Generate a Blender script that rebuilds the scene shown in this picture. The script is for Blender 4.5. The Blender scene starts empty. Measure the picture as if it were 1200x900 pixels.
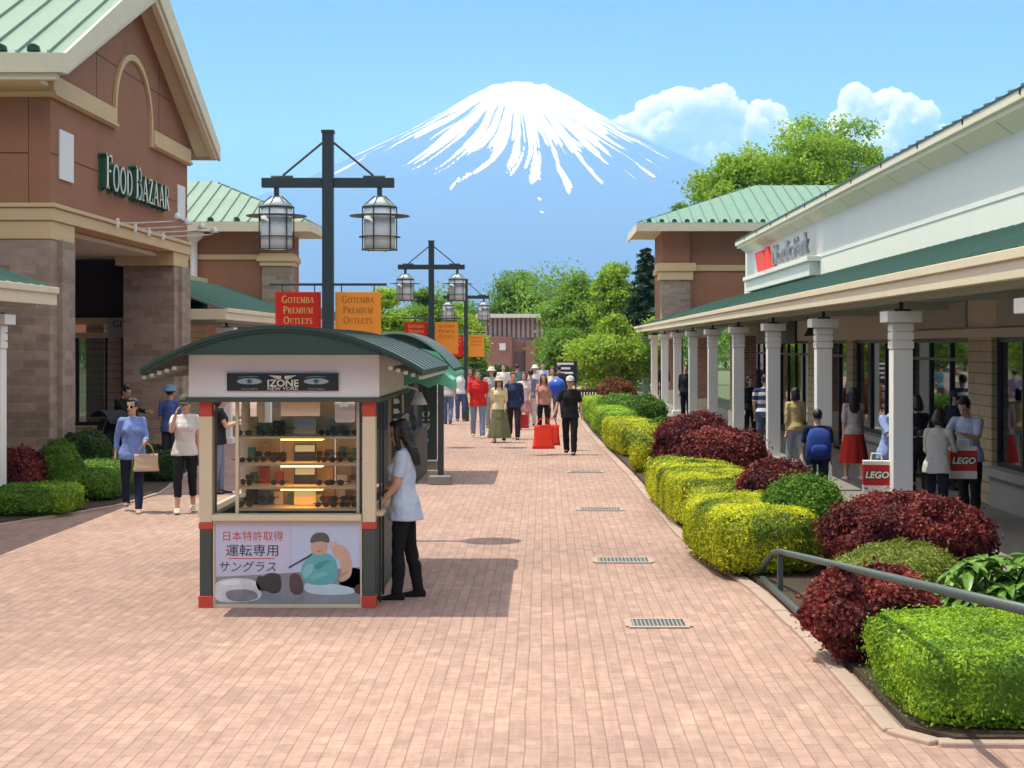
import bpy, bmesh, math, random
import numpy as np
from mathutils import Vector, Matrix, Euler, noise as mnoise
random.seed(7)
RNG = np.random.default_rng(11)
PI = math.pi
R = math.radians
scene = bpy.context.scene
COL = scene.collection
EYE = 2.33                    # eye height
F = 1900.0                    # focal length in photo pixels

def gx(px, d): return (px - 637.0) / F * d
def gz(py, d): return EYE + (405.0 - py) / F * d
def gd(py): return EYE * F / (py - 405.0)

# ------------------------------------------------------------------ tagging
def tag(o, label=None, cat=None, group=None, kind=None):
    if label: o['label'] = label
    if cat: o['category'] = cat
    if group: o['group'] = group
    if kind: o['kind'] = kind
    return o

def thing(name, label, cat, loc=(0, 0, 0), rz=0, group=None):
    o = bpy.data.objects.new(name, None)
    o.empty_display_size = .2
    COL.objects.link(o)
    o.location = loc
    o.rotation_euler = (0, 0, rz)
    return tag(o, label, cat, group)

def copy_tree(o, parent=None):
    c = o.copy()
    COL.objects.link(c)
    if parent is not None: c.parent = parent
    for ch in list(o.children): copy_tree(ch, c)
    return c

# ------------------------------------------------------------------ mesh builder
class MB:
    def __init__(s): s.v = []; s.f = []; s.m = []
    def add(s, vs, fs, m=0):
        n = len(s.v)
        s.v.extend([tuple(p) for p in vs])
        for f in fs:
            s.f.append([i + n for i in f]); s.m.append(m)
        return s
    def box(s, x0, x1, y0, y1, z0, z1, m=0):
        x0, x1 = min(x0, x1), max(x0, x1); y0, y1 = min(y0, y1), max(y0, y1); z0, z1 = min(z0, z1), max(z0, z1)
        return s.add([(x0,y0,z0),(x1,y0,z0),(x1,y1,z0),(x0,y1,z0),(x0,y0,z1),(x1,y0,z1),(x1,y1,z1),(x0,y1,z1)],
              [(0,3,2,1),(4,5,6,7),(0,1,5,4),(1,2,6,5),(2,3,7,6),(3,0,4,7)], m)
    def obox(s, c, size, rot=(0,0,0), m=0):
        M = Euler(rot).to_matrix(); c = Vector(c)
        a, b, h = size[0]/2, size[1]/2, size[2]/2
        vs = [c + M @ Vector(p) for p in [(-a,-b,-h),(a,-b,-h),(a,b,-h),(-a,b,-h),(-a,-b,h),(a,-b,h),(a,b,h),(-a,b,h)]]
        return s.add(vs, [(0,3,2,1),(4,5,6,7),(0,1,5,4),(1,2,6,5),(2,3,7,6),(3,0,4,7)], m)
    def bar(s, a, b, w, h, m=0):
        """box section bar from a to b, w sideways, h vertical"""
        a, b = Vector(a), Vector(b); d = (b - a).normalized()
        side = d.cross(Vector((0,0,1)))
        if side.length < 1e-4: side = Vector((1,0,0))
        side.normalize(); up = side.cross(d)
        vs = [p + side*sx*w/2 + up*sz*h/2 for p in (a, b) for sx, sz in ((-1,-1),(1,-1),(1,1),(-1,1))]
        return s.add(vs, [(0,1,2,3),(7,6,5,4),(0,4,5,1),(1,5,6,2),(2,6,7,3),(3,7,4,0)], m)
    def prism(s, pts, axis, a, b, m=0, mside=None):
        """closed 2d outline extruded along axis from a to b. axis 'x': pts=(y,z); 'y': pts=(x,z); 'z': pts=(x,y)"""
        def P(p, t):
            if axis == 'x': return (t, p[0], p[1])
            if axis == 'y': return (p[0], t, p[1])
            return (p[0], p[1], t)
        n = len(pts)
        vs = [P(p, a) for p in pts] + [P(p, b) for p in pts]
        area = sum(pts[i][0]*pts[(i+1)%n][1]-pts[(i+1)%n][0]*pts[i][1] for i in range(n))
        flip = (area < 0) ^ (axis == 'y') ^ (b < a)
        A = list(range(n)); B = list(range(n, 2*n))
        if not flip: A.reverse()
        else: B.reverse()
        s.add(vs, [A, B], m)
        k = len(s.v) - 2*n
        for i in range(n):
            j = (i+1) % n
            q = [k+i, k+j, k+n+j, k+n+i]
            if flip: q.reverse()
            s.f.append(q); s.m.append(m if mside is None else mside)
        return s
    def rings(s, rs, m=0, cap=True, closed=False):
        n = len(rs[0]); k = len(s.v)
        for r in rs: s.v.extend([tuple(p) for p in r])
        for i in range(len(rs)-1):
            for j in range(n):
                jj = (j+1) % n
                s.f.append([k+i*n+j, k+i*n+jj, k+(i+1)*n+jj, k+(i+1)*n+j]); s.m.append(m)
        if cap:
            s.f.append([k+j for j in range(n)][::-1]); s.m.append(m)
            s.f.append([k+(len(rs)-1)*n+j for j in range(n)]); s.m.append(m)
        return s
    def tube(s, pts, rad, n=10, m=0):
        pts = [Vector(p) for p in pts]
        if not hasattr(rad, '__len__'): rad = [rad]*len(pts)
        rs = []; ref = None
        for i, p in enumerate(pts):
            t = (pts[min(i+1, len(pts)-1)] - pts[max(i-1, 0)])
            if t.length < 1e-9: t = Vector((0,0,1))
            t.normalize()
            if ref is None:
                ref = Vector((1,0,0)) if abs(t.x) < .8 else Vector((0,1,0))
            u = (ref - t*ref.dot(t))
            if u.length < 1e-6: u = t.orthogonal()
            u.normalize(); ref = u; w = t.cross(u)
            rs.append([p + (u*math.cos(2*PI*j/n) + w*math.sin(2*PI*j/n))*rad[i] for j in range(n)])
        return s.rings(rs, m)
    def capsule(s, a, b, ra, rb, n=10, m=0):
        a, b = Vector(a), Vector(b); t = (b-a)
        L = t.length; t = t.normalized() if L > 1e-6 else Vector((0,0,1))
        pts = []; rad = []
        for k in (.02, .3, .6, .85): 
            an = k*PI/2; pts.append(a - t*ra*math.cos(an)); rad.append(ra*math.sin(an))
        pts.append(a); rad.append(ra); pts.append(b); rad.append(rb)
        for k in (.85, .6, .3, .02):
            an = k*PI/2; pts.append(b + t*rb*math.cos(an)); rad.append(rb*math.sin(an))
        return s.tube(pts, rad, n, m)
    def ellipsoid(s, c, r, n=14, k=9, m=0, rot=None):
        c = Vector(c); rs = []
        M = Euler(rot).to_matrix() if rot else None
        for i in range(k+1):
            th = PI*(i+.02)/(k+.04); z = -math.cos(th); q = math.sin(th)
            ring = []
            for j in range(n):
                p = Vector((r[0]*q*math.cos(2*PI*j/n), r[1]*q*math.sin(2*PI*j/n), r[2]*z))
                if M: p = M @ p
                ring.append(c + p)
            rs.append(ring)
        return s.rings(rs, m)
    def lathe(s, prof, c=(0,0,0), n=16, m=0, sx=1, sy=1):
        return s.rings([[(c[0]+r*sx*math.cos(2*PI*j/n), c[1]+r*sy*math.sin(2*PI*j/n), c[2]+z) for j in range(n)] for r, z in prof], m)
    def build(s, name, mats, parent=None, off=(0,0,0), smooth=False, bevel=0, loc=None, seg=2):
        me = bpy.data.meshes.new(name)
        if off != (0,0,0): vs = [(a-off[0], b-off[1], c-off[2]) for a, b, c in s.v]
        else: vs = s.v
        me.from_pydata(vs, [], s.f)
        if not isinstance(mats, (list, tuple)): mats = [mats]
        for mt in mats: me.materials.append(mt)
        if len(mats) > 1: me.polygons.foreach_set('material_index', s.m)
        if smooth: me.polygons.foreach_set('use_smooth', [True]*len(s.f))
        me.update()
        o = bpy.data.objects.new(name, me); COL.objects.link(o)
        if parent is not None: o.parent = parent
        if loc is not None: o.location = loc
        if bevel:
            b = o.modifiers.new('bevel', 'BEVEL'); b.width = bevel; b.segments = seg; b.limit_method = 'ANGLE'; b.angle_limit = R(40)
        return o

def remesh(mb, voxel, smooth=2, wrinkle=0, wscale=9, seed=0):
    """union of overlapping closed shells as one continuous surface -> mesh datablock"""
    me = bpy.data.meshes.new('tmp'); me.from_pydata(mb.v, [], mb.f); me.update()
    bm = bmesh.new(); bm.from_mesh(me); bmesh.ops.recalc_face_normals(bm, faces=bm.faces); bm.to_mesh(me); bm.free()
    o = bpy.data.objects.new('tmp', me); COL.objects.link(o)
    m = o.modifiers.new('r', 'REMESH'); m.mode = 'VOXEL'; m.voxel_size = voxel; m.use_smooth_shade = True
    if smooth:
        q = o.modifiers.new('s', 'SMOOTH'); q.iterations = smooth; q.factor = .5
    dg = bpy.context.evaluated_depsgraph_get()
    out = bpy.data.meshes.new_from_object(o.evaluated_get(dg))
    bpy.data.objects.remove(o); bpy.data.meshes.remove(me)
    if wrinkle:
        n = len(out.vertices)
        co = np.empty(n*3, np.float32); out.vertices.foreach_get('co', co); co = co.reshape(-1, 3)
        no = np.empty(n*3, np.float32); out.vertices.foreach_get('normal', no); no = no.reshape(-1, 3)
        w = np.array([mnoise.noise(Vector((p[0]*wscale+seed, p[1]*wscale*.9-seed, p[2]*wscale*1.5))) + .5*mnoise.noise(Vector((p[0]*wscale*2.3-seed, p[1]*wscale*2, p[2]*wscale*2.6+seed))) for p in co])
        co += no * (w*wrinkle)[:, None].astype(np.float32)
        out.vertices.foreach_set('co', co.ravel())
    out.polygons.foreach_set('use_smooth', [True]*len(out.polygons))
    out.update()
    return out

def link(name, me, mats, parent=None, loc=None, rz=None):
    if not isinstance(mats, (list, tuple)): mats = [mats]
    me.name = name
    me.materials.clear()
    for m in mats: me.materials.append(m)
    o = bpy.data.objects.new(name, me); COL.objects.link(o)
    if parent is not None: o.parent = parent
    if loc is not None: o.location = loc
    if rz is not None: o.rotation_euler = (0, 0, rz)
    return o

# ------------------------------------------------------------------ materials
def lk(nt, a, b): nt.links.new(a, b)
def newmat(name):
    m = bpy.data.materials.new(name); m.use_nodes = True
    nt = m.node_tree; b = nt.nodes['Principled BSDF']
    return m, nt, b
def c4(c): return (c[0], c[1], c[2], 1)
def mul(c, k): return tuple(min(1, x*k) for x in c)
def mixrgb(nt, fac, a, b, mode='MIX'):
    n = nt.nodes.new('ShaderNodeMix'); n.data_type = 'RGBA'; n.blend_type = mode
    if isinstance(fac, (int, float)): n.inputs[0].default_value = fac
    else: lk(nt, fac, n.inputs[0])
    for s, v in ((6, a), (7, b)):
        if isinstance(v, tuple): n.inputs[s].default_value = c4(v)
        else: lk(nt, v, n.inputs[s])
    return n.outputs[2]
def noise_tex(nt, vec, scale, detail=4, rough=.55, dist=0):
    n = nt.nodes.new('ShaderNodeTexNoise'); n.inputs['Scale'].default_value = scale
    n.inputs['Detail'].default_value = detail; n.inputs['Roughness'].default_value = rough
    n.inputs['Distortion'].default_value = dist
    if vec is not None: lk(nt, vec, n.inputs['Vector'])
    return n.outputs[0]
def ramp(nt, fac, stops):
    n = nt.nodes.new('ShaderNodeValToRGB'); lk(nt, fac, n.inputs[0])
    e = n.color_ramp.elements
    while len(e) < len(stops): e.new(.5)
    for k, (p, c) in enumerate(stops):
        e[k].position = p; e[k].color = c4(c) if isinstance(c, tuple) else (c, c, c, 1)
    return n.outputs[0]
def bumpn(nt, h, b, strength=.3, dist=.01):
    n = nt.nodes.new('ShaderNodeBump'); n.inputs['Strength'].default_value = strength; n.inputs['Distance'].default_value = dist
    lk(nt, h, n.inputs['Height']); lk(nt, n.outputs[0], b.inputs['Normal'])
def objco(nt, geo=False):
    if geo: return nt.nodes.new('ShaderNodeNewGeometry').outputs['Position']
    return nt.nodes.new('ShaderNodeTexCoord').outputs['Object']

def surf(name, col, rough=.6, var=.12, scale=1.5, bump=.15, bscale=30, metal=0, spec=.5, stretch=None, dirt=0):
    m, nt, b = newmat(name)
    v = objco(nt)
    if stretch:
        mp = nt.nodes.new('ShaderNodeMapping'); mp.inputs['Scale'].default_value = stretch; lk(nt, v, mp.inputs[0]); v = mp.outputs[0]
    n1 = noise_tex(nt, v, scale, 5, .6)
    c = mixrgb(nt, n1, mul(col, 1-var), mul(col, 1+var))
    n2 = noise_tex(nt, v, bscale, 3, .6)
    if dirt:
        d = ramp(nt, noise_tex(nt, v, scale*2.3, 6, .7, .6), [(.5, 0.0), (.75, dirt)])
        c = mixrgb(nt, d, c, mul(col, .45))
    lk(nt, c, b.inputs['Base Color'])
    rr = nt.nodes.new('ShaderNodeMapRange'); lk(nt, n2, rr.inputs[0]); rr.inputs[3].default_value = rough-.08; rr.inputs[4].default_value = min(1, rough+.1)
    lk(nt, rr.outputs[0], b.inputs['Roughness'])
    b.inputs['Metallic'].default_value = metal
    b.inputs['Specular IOR Level'].default_value = spec
    if bump: bumpn(nt, n2, b, bump, .004)
    return m

def brickmat(name, c1, c2, mortar, bw, bh, ms=.012, ground=False, rough=.85, bias=0, bump=.5, far=False):
    m, nt, b = newmat(name)
    v = objco(nt, True)
    sp = nt.nodes.new('ShaderNodeSeparateXYZ'); lk(nt, v, sp.inputs[0])
    cb = nt.nodes.new('ShaderNodeCombineXYZ')
    if ground:
        lk(nt, sp.outputs[1], cb.inputs[0]); lk(nt, sp.outputs[0], cb.inputs[1])
    else:
        ad = nt.nodes.new('ShaderNodeMath'); lk(nt, sp.outputs[0], ad.inputs[0]); lk(nt, sp.outputs[1], ad.inputs[1])
        lk(nt, ad.outputs[0], cb.inputs[0]); lk(nt, sp.outputs[2], cb.inputs[1])
    vec = cb.outputs[0]
    if ground:   # slightly wandering courses
        nz = nt.nodes.new('ShaderNodeTexNoise'); nz.inputs['Scale'].default_value = .9; lk(nt, vec, nz.inputs['Vector'])
        vm = nt.nodes.new('ShaderNodeVectorMath'); vm.operation = 'MULTIPLY_ADD'
        lk(nt, nz.outputs['Color'], vm.inputs[0]); vm.inputs[1].default_value = (.05, .03, 0); lk(nt, vec, vm.inputs[2]); vec = vm.outputs[0]
    t = nt.nodes.new('ShaderNodeTexBrick'); lk(nt, vec, t.inputs['Vector'])
    t.inputs['Scale'].default_value = 1; t.inputs['Brick Width'].default_value = bw; t.inputs['Row Height'].default_value = bh
    t.inputs['Mortar Size'].default_value = ms; t.inputs['Mortar Smooth'].default_value = .3; t.inputs['Bias'].default_value = bias
    t.inputs['Color1'].default_value = c4(c1); t.inputs['Color2'].default_value = c4(c2); t.inputs['Mortar'].default_value = c4(mortar)
    n1 = noise_tex(nt, vec, .35 if ground else .8, 6, .65)
    n2 = noise_tex(nt, vec, 7, 5, .7)
    n3 = noise_tex(nt, vec, 90, 2, .6)
    c = mixrgb(nt, .75, t.outputs['Color'], ramp(nt, n1, [(.25, (.72,.72,.75)), (.75, (1.2,1.18,1.15))]), 'MULTIPLY')
    c = mixrgb(nt, .6, c, ramp(nt, n2, [(.3, (.7,.7,.72)), (.72, (1.2,1.2,1.2))]), 'MULTIPLY')
    if ground:
        st = ramp(nt, noise_tex(nt, vec, 3.1, 8, .8, 1.2), [(.63, 0.0), (.70, .5)])
        c = mixrgb(nt, st, c, (.20, .15, .14))
        st2 = ramp(nt, noise_tex(nt, vec, 1.7, 6, .75, .4), [(.60, 0.0), (.72, .35)])
        c = mixrgb(nt, st2, c, (.62, .50, .44))
        mp = nt.nodes.new('ShaderNodeMapping'); mp.inputs['Scale'].default_value = (.9, 9, 1); lk(nt, vec, mp.inputs[0])
        c = mixrgb(nt, .55, c, ramp(nt, noise_tex(nt, mp.outputs[0], 1.6, 6, .75), [(.3,(.72,.70,.70)),(.5,(1,1,1)),(.72,(1.25,1.25,1.22))]), 'MULTIPLY')
        dk = ramp(nt, noise_tex(nt, mp.outputs[0], 2.7, 4, .7), [(.64, 0.0), (.70, .6)]); c = mixrgb(nt, dk, c, (.16,.11,.10))
        gm = ramp(nt, noise_tex(nt, vec, 16, 2, .5), [(.735, 0.0), (.76, .55)]); c = mixrgb(nt, gm, c, (.13,.10,.095))
        big = ramp(nt, noise_tex(nt, vec, .13, 5, .6), [(.32,(.80,.80,.82)),(.68,(1.14,1.13,1.10))]); c = mixrgb(nt, .8, c, big, 'MULTIPLY')
    lk(nt, c, b.inputs['Base Color'])
    b.inputs['Roughness'].default_value = rough; b.inputs['Specular IOR Level'].default_value = .25
    h = nt.nodes.new('ShaderNodeMath'); h.operation = 'MULTIPLY_ADD'
    lk(nt, t.outputs['Fac'], h.inputs[0]); h.inputs[1].default_value = -1; lk(nt, n3, h.inputs[2])
    bumpn(nt, h.outputs[0], b, bump, .006)
    return m

def foliage(name, ca, cb, cc=None, trans=.3, rough=.55):
    """leaf colour runs ca -> cb (-> cc) over the per-leaf 'tint' value"""
    m, nt, b = newmat(name)
    a = nt.nodes.new('ShaderNodeAttribute'); a.attribute_name = 'tint'
    st = [(0, ca), (1, cb)] if cc is None else [(0, ca), (.55, cb), (1, cc)]
    c = ramp(nt, a.outputs['Fac'], st)
    lk(nt, c, b.inputs['Base Color']); b.inputs['Roughness'].default_value = rough; b.inputs['Specular IOR Level'].default_value = .3
    tr = nt.nodes.new('ShaderNodeBsdfTranslucent'); lk(nt, c, tr.inputs[0])
    mx = nt.nodes.new('ShaderNodeMixShader'); mx.inputs[0].default_value = trans
    lk(nt, b.outputs[0], mx.inputs[1]); lk(nt, tr.outputs[0], mx.inputs[2])
    lk(nt, mx.outputs[0], nt.nodes['Material Output'].inputs[0])
    return m

def glassmat(name, tint=(.55,.6,.58), refl=.12):
    m, nt, b = newmat(name)
    nt.nodes.remove(b)
    t = nt.nodes.new('ShaderNodeBsdfTransparent'); t.inputs[0].default_value = c4(tint)
    g = nt.nodes.new('ShaderNodeBsdfGlossy'); g.inputs['Roughness'].default_value = .02; g.inputs[0].default_value = (.95,.97,.97,1)
    f = nt.nodes.new('ShaderNodeFresnel'); f.inputs[0].default_value = 1.5
    ad = nt.nodes.new('ShaderNodeMath'); ad.operation = 'ADD'; ad.use_clamp = True; lk(nt, f.outputs[0], ad.inputs[0]); ad.inputs[1].default_value = refl
    mx = nt.nodes.new('ShaderNodeMixShader'); lk(nt, ad.outputs[0], mx.inputs[0]); lk(nt, t.outputs[0], mx.inputs[1]); lk(nt, g.outputs[0], mx.inputs[2])
    lk(nt, mx.outputs[0], nt.nodes['Material Output'].inputs[0])
    return m

M = {}
M['paving'] = brickmat('brick_paving', (.455,.295,.25), (.37,.24,.208), (.275,.185,.16), .196, .096, .005, ground=True, bump=.45)
M['floor'] = surf('walkway_concrete', (.22,.20,.19), .8, .15, .8, .3, 25)
M['ground'] = surf('far_ground', (.09,.12,.05), .9, .3, .02, 0)
M['pierstone'] = brickmat('pier_stone', (.27,.195,.155), (.40,.30,.24), (.34,.275,.23), .42, .14, .008, bump=.5)
M['brick'] = brickmat('red_brick', (.33,.13,.08), (.42,.19,.12), (.40,.32,.27), .22, .075, .012)
M['farbrick'] = brickmat('far_brick', (.30,.13,.095), (.36,.17,.13), (.34,.26,.22), .24, .08, .012)
M['brown'] = surf('brown_stucco', (.335,.155,.092), .85, .13, .5, .45, 60, spec=.2, dirt=.25)
M['tan'] = surf('tan_trim', (.62,.44,.25), .75, .07, .8, .2, 40, spec=.3, dirt=.1)
M['cream'] = surf('cream_fascia', (.70,.61,.46), .7, .08, .8, .2, 40, dirt=.2)
M['palecream'] = surf('pale_soffit', (.74,.70,.58), .7, .05, .8, .1, 40)
M['white'] = surf('white_render', (.78,.77,.73), .75, .05, .6, .2, 50, dirt=.08)
M['bluewhite'] = surf('pale_wall', (.76,.77,.77), .75, .05, .6, .2, 50, dirt=.05)
M['colwhite'] = surf('column_paint', (.82,.81,.79), .55, .05, 1.2, .1, 30, dirt=.06)
M['roofpale'] = surf('patina_roof', (.20,.29,.24), .5, .12, .7, .1, 20, spec=.4, dirt=.15)
M['roofteal'] = surf('teal_roof', (.13,.25,.20), .5, .12, .7, .1, 20, spec=.4, dirt=.12)
M['canopygreen'] = surf('canopy_roof', (.105,.20,.17), .55, .15, .7, .1, 20, spec=.4, dirt=.1)
M['beam'] = surf('grey_green_beam', (.42,.47,.41), .7, .08, 1, .15, 30)
M['dark'] = surf('dark_metal', (.022,.03,.032), .45, .15, 2, .1, 60)
M['black'] = surf('black_frame', (.012,.012,.013), .4, .1, 2, .05, 40)
M['lamppole'] = surf('lamp_pole_paint', (.028,.045,.05), .42, .15, 2, .1, 60)
M['steel'] = surf('rail_paint', (.06,.085,.085), .42, .12, 4, .1, 60, spec=.5)
M['stone'] = surf('base_stone', (.23,.225,.215), .9, .25, 8, .8, 40)
M['kerb'] = surf('kerb_stone', (.41,.295,.25), .85, .15, 3, .5, 50, dirt=.2)
M['soil'] = surf('planter_soil', (.05,.032,.02), .95, .4, 6, .8, 40)
M['red'] = surf('red_paint', (.55,.055,.03), .5, .1, 3, .1, 40)
M['redcloth'] = surf('red_banner', (.58,.045,.028), .7, .08, 4, .15, 80)
M['orangecloth'] = surf('orange_banner', (.70,.33,.075), .7, .08, 4, .15, 80)
M['gold'] = surf('gold_letter', (.72,.48,.15), .5, .05)
M['letter'] = surf('cream_letter', (.80,.78,.66), .5, .04)
M['green'] = surf('green_letter_side', (.02,.11,.07), .5, .08)
M['awning'] = surf('green_awning', (.13,.46,.31), .7, .1, 3, .15, 60)
M['kroof'] = surf('kiosk_roof', (.018,.048,.036), .45, .15, 2, .1, 40)
M['kgable'] = surf('kiosk_gable', (.022,.055,.042), .6, .12, 3, .1, 40)
M['kcream'] = surf('kiosk_cream', (.66,.56,.40), .6, .08, 3, .15, 50, dirt=.08)
M['kwhite'] = surf('kiosk_white', (.80,.80,.82), .5, .03, 2, .05, 40)
M['kgrey'] = surf('kiosk_dark_panel', (.06,.075,.065), .6, .12, 3, .1, 40)
M['wood'] = surf('shelf_wood', (.72,.56,.34), .5, .15, 4, .15, 40, stretch=(1,1,8))
M['glass'] = glassmat('shop_glass')
M['clear'] = glassmat('case_glass', (.98,.985,.98), -.03)
M['diffuser'] = surf('lamp_diffuser', (.86,.88,.92), .35, .05, 4, .03, 40)
M['zinc'] = surf('zinc_cap', (.62,.66,.66), .35, .08, 4, .05, 40, metal=.3)
M['siding'] = brickmat('cream_siding', (.50,.40,.27), (.54,.44,.30), (.30,.23,.15), 4.0, .16, .012)
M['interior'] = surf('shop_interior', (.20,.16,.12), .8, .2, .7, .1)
M['ceil'] = surf('pale_ceiling', (.62,.58,.50), .8, .05)
M['bark'] = surf('bark', (.10,.07,.05), .9, .3, 4, .9, 18, stretch=(1,1,.25))
M['lav'] = surf('poster_pale', (.55,.55,.72), .45, .03)
M['postblue'] = surf('poster_blue', (.50,.58,.78), .45, .06)
M['teal'] = surf('poster_teal', (.12,.42,.46), .5, .1)
M['skin'] = surf('skin', (.55,.33,.23), .5, .06, 9, .08, 120, spec=.35)
M['skin2'] = surf('tanned_skin', (.42,.24,.16), .5, .06, 9, .08, 120, spec=.35)
M['lips'] = surf('lips', (.38,.12,.10), .45, .05)
M['eye'] = surf('eyes', (.02,.014,.012), .3, .05)
M['hair'] = surf('dark_hair', (.014,.010,.009), .42, .3, 30, .8, 90, spec=.5, stretch=(1,1,.12))
M['brownhair'] = surf('brown_hair', (.075,.038,.02), .42, .3, 30, .8, 90, spec=.5, stretch=(1,1,.12))
M['greyhair'] = surf('grey_hair', (.16,.15,.14), .5, .2, 30, .6, 90, stretch=(1,1,.12))
def clothlit(name, col, trans):
    m = surf(name, col, .7, .08, 4, .15, 80); nt = m.node_tree; b = nt.nodes['Principled BSDF']
    t = nt.nodes.new('ShaderNodeBsdfTranslucent'); t.inputs[0].default_value = c4(col); mx = nt.nodes.new('ShaderNodeMixShader'); mx.inputs[0].default_value = trans
    lk(nt, b.outputs[0], mx.inputs[1]); lk(nt, t.outputs[0], mx.inputs[2]); lk(nt, mx.outputs[0], nt.nodes['Material Output'].inputs[0]); return m
M['redcloth'] = clothlit('red_banner', (.75,.05,.028), .5)
M['orangecloth'] = clothlit('orange_banner', (.95,.48,.08), .5)
_cl = {}
def cloth(col, rough=.85):
    k = tuple(round(x, 3) for x in col)
    if k not in _cl:
        _cl[k] = surf('fabric_%d' % (len(_cl)+1), col, rough, .12, 6, .25, 160, spec=.15)
    return _cl[k]
# ------------------------------------------------------------------ lettering
# small serif alphabet: strokes in a unit-high cell, T = thick stem, t = thin stroke
def _arc(cx, cy, rx, ry, a0, a1, n=14): return [(cx+rx*math.cos(R(a0+(a1-a0)*i/n)), cy+ry*math.sin(R(a0+(a1-a0)*i/n))) for i in range(n+1)]
GL = {
 'A': (.78, [('t',[(.08,0),(.38,1)]),('T',[(.38,1),(.68,0)]),('t',[(.18,.33),(.56,.33)])], [(.08,0),(.68,0)]),
 'B': (.66, [('T',[(.16,0),(.16,1)]),('m',[(.16,.97)]+_arc(.34,.75,.20,.22,90,-90)+[(.16,.53)]),('m',[(.16,.52)]+_arc(.36,.27,.24,.25,90,-90)+[(.16,.03)])], [(.16,0),(.16,1)]),
 'D': (.76, [('T',[(.16,0),(.16,1)]),('m',[(.16,.97)]+_arc(.32,.5,.36,.47,90,-90)+[(.16,.03)])], [(.16,0),(.16,1)]),
 'E': (.62, [('T',[(.16,0),(.16,1)]),('t',[(.16,.965),(.54,.965),(.54,.80)]),('t',[(.16,.52),(.44,.52)]),('t',[(.16,.035),(.56,.035),(.56,.22)])], [(.16,0),(.16,1)]),
 'F': (.60, [('T',[(.16,0),(.16,1)]),('t',[(.16,.965),(.54,.965),(.54,.80)]),('t',[(.16,.52),(.44,.52)])], [(.16,0),(.16,1)]),
 'G': (.78, [('m',_arc(.40,.5,.32,.48,50,330)),('T',[(.64,.05),(.64,.42)])], [(.64,.42)]),
 'I': (.32, [('T',[(.16,0),(.16,1)])], [(.16,0),(.16,1)]),
 'L': (.58, [('T',[(.16,0),(.16,1)]),('t',[(.16,.035),(.54,.035),(.54,.22)])], [(.16,0),(.16,1)]),
 'M': (.92, [('t',[(.14,0),(.14,1)]),('T',[(.16,1),(.45,.05)]),('t',[(.45,.05),(.74,1)]),('T',[(.76,1),(.76,0)])], [(.14,0),(.76,0),(.12,1),(.78,1)]),
 'O': (.78, [('m',_arc(.39,.5,.31,.48,0,360,24))], []),
 'P': (.62, [('T',[(.16,0),(.16,1)]),('m',[(.16,.97)]+_arc(.34,.72,.22,.25,90,-90)+[(.16,.47)])], [(.16,0),(.16,1)]),
 'R': (.72, [('T',[(.16,0),(.16,1)]),('m',[(.16,.97)]+_arc(.34,.74,.22,.23,90,-90)+[(.16,.51)]),('T',[(.34,.5),(.62,0)])], [(.16,0),(.16,1),(.63,0)]),
 'S': (.58, [('m',_arc(.29,.75,.19,.22,30,270,12)+_arc(.29,.27,.21,.25,90,-150,12))], []),
 'T': (.66, [('T',[(.33,0),(.33,1)]),('t',[(.05,.80),(.05,.965),(.61,.965),(.61,.80)])], [(.33,0)]),
 'U': (.74, [('T',[(.16,1),(.16,.32)]),('t',[(.16,.32)]+_arc(.37,.28,.21,.26,180,360)+[(.58,1)])], [(.16,1),(.58,1)]),
 'Z': (.66, [('t',[(.08,.80),(.08,.965),(.58,.965)]),('T',[(.56,.95),(.09,.05)]),('t',[(.09,.035),(.60,.035),(.60,.22)])], []),
 ' ': (.34, [], []),
}
def serif_text(mb, words, to3, h, depth, m_face=0, m_side=1, small=.78, gap=.06, grow=0):
    """words: text, capital first letters larger. to3(u, v, w) maps text plane to space. returns the width"""
    W = {'T': .155, 't': .065, 'm': .105}
    u = 0; 
    for i, ch in enumerate(words):
        big = (i == 0) or (words[i-1] == ' ') or ch == '*'
        sc = h*(1 if (big or small == 1) else small)
        adv, strokes, serifs = GL[ch.upper()]
        def quad(poly):
            n = len(poly)
            vs = [to3(u+p[0]*sc, p[1]*sc, depth) for p in poly] + [to3(u+p[0]*sc, p[1]*sc, 0) for p in poly]
            k = len(mb.v); mb.v.extend([tuple(q) for q in vs])
            mb.f.append([k+j for j in range(n)]); mb.m.append(m_face)
            for j in range(n):
                jj = (j+1) % n
                mb.f.append([k+jj, k+j, k+n+j, k+n+jj]); mb.m.append(m_side)
        for kind, pts in strokes:
            w = W[kind] + grow
            for a, b in zip(pts[:-1], pts[1:]):
                dx, dy = b[0]-a[0], b[1]-a[1]; L = math.hypot(dx, dy) or 1
                ww = w if kind != 'm' else (.075+grow + .08*abs(dy)/L)
                nx, ny = -dy/L*ww/2, dx/L*ww/2
                ex, ey = dx/L*.012, dy/L*.012
                quad([(a[0]-ex-nx, a[1]-ey-ny), (b[0]+ex-nx, b[1]+ey-ny), (b[0]+ex+nx, b[1]+ey+ny), (a[0]-ex+nx, a[1]-ey+ny)])
        for sx, sy in serifs:
            y0 = 0 if sy < .5 else (1-.05)
            if 0 < sy < 1 and sy == .42: y0 = .40
            quad([(sx-.15-grow/2, y0-grow/2), (sx+.15+grow/2, y0-grow/2), (sx+.15+grow/2, y0+.05+grow/2), (sx-.15-grow/2, y0+.05+grow/2)])
        u += (adv+gap)*sc
    return u

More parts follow.
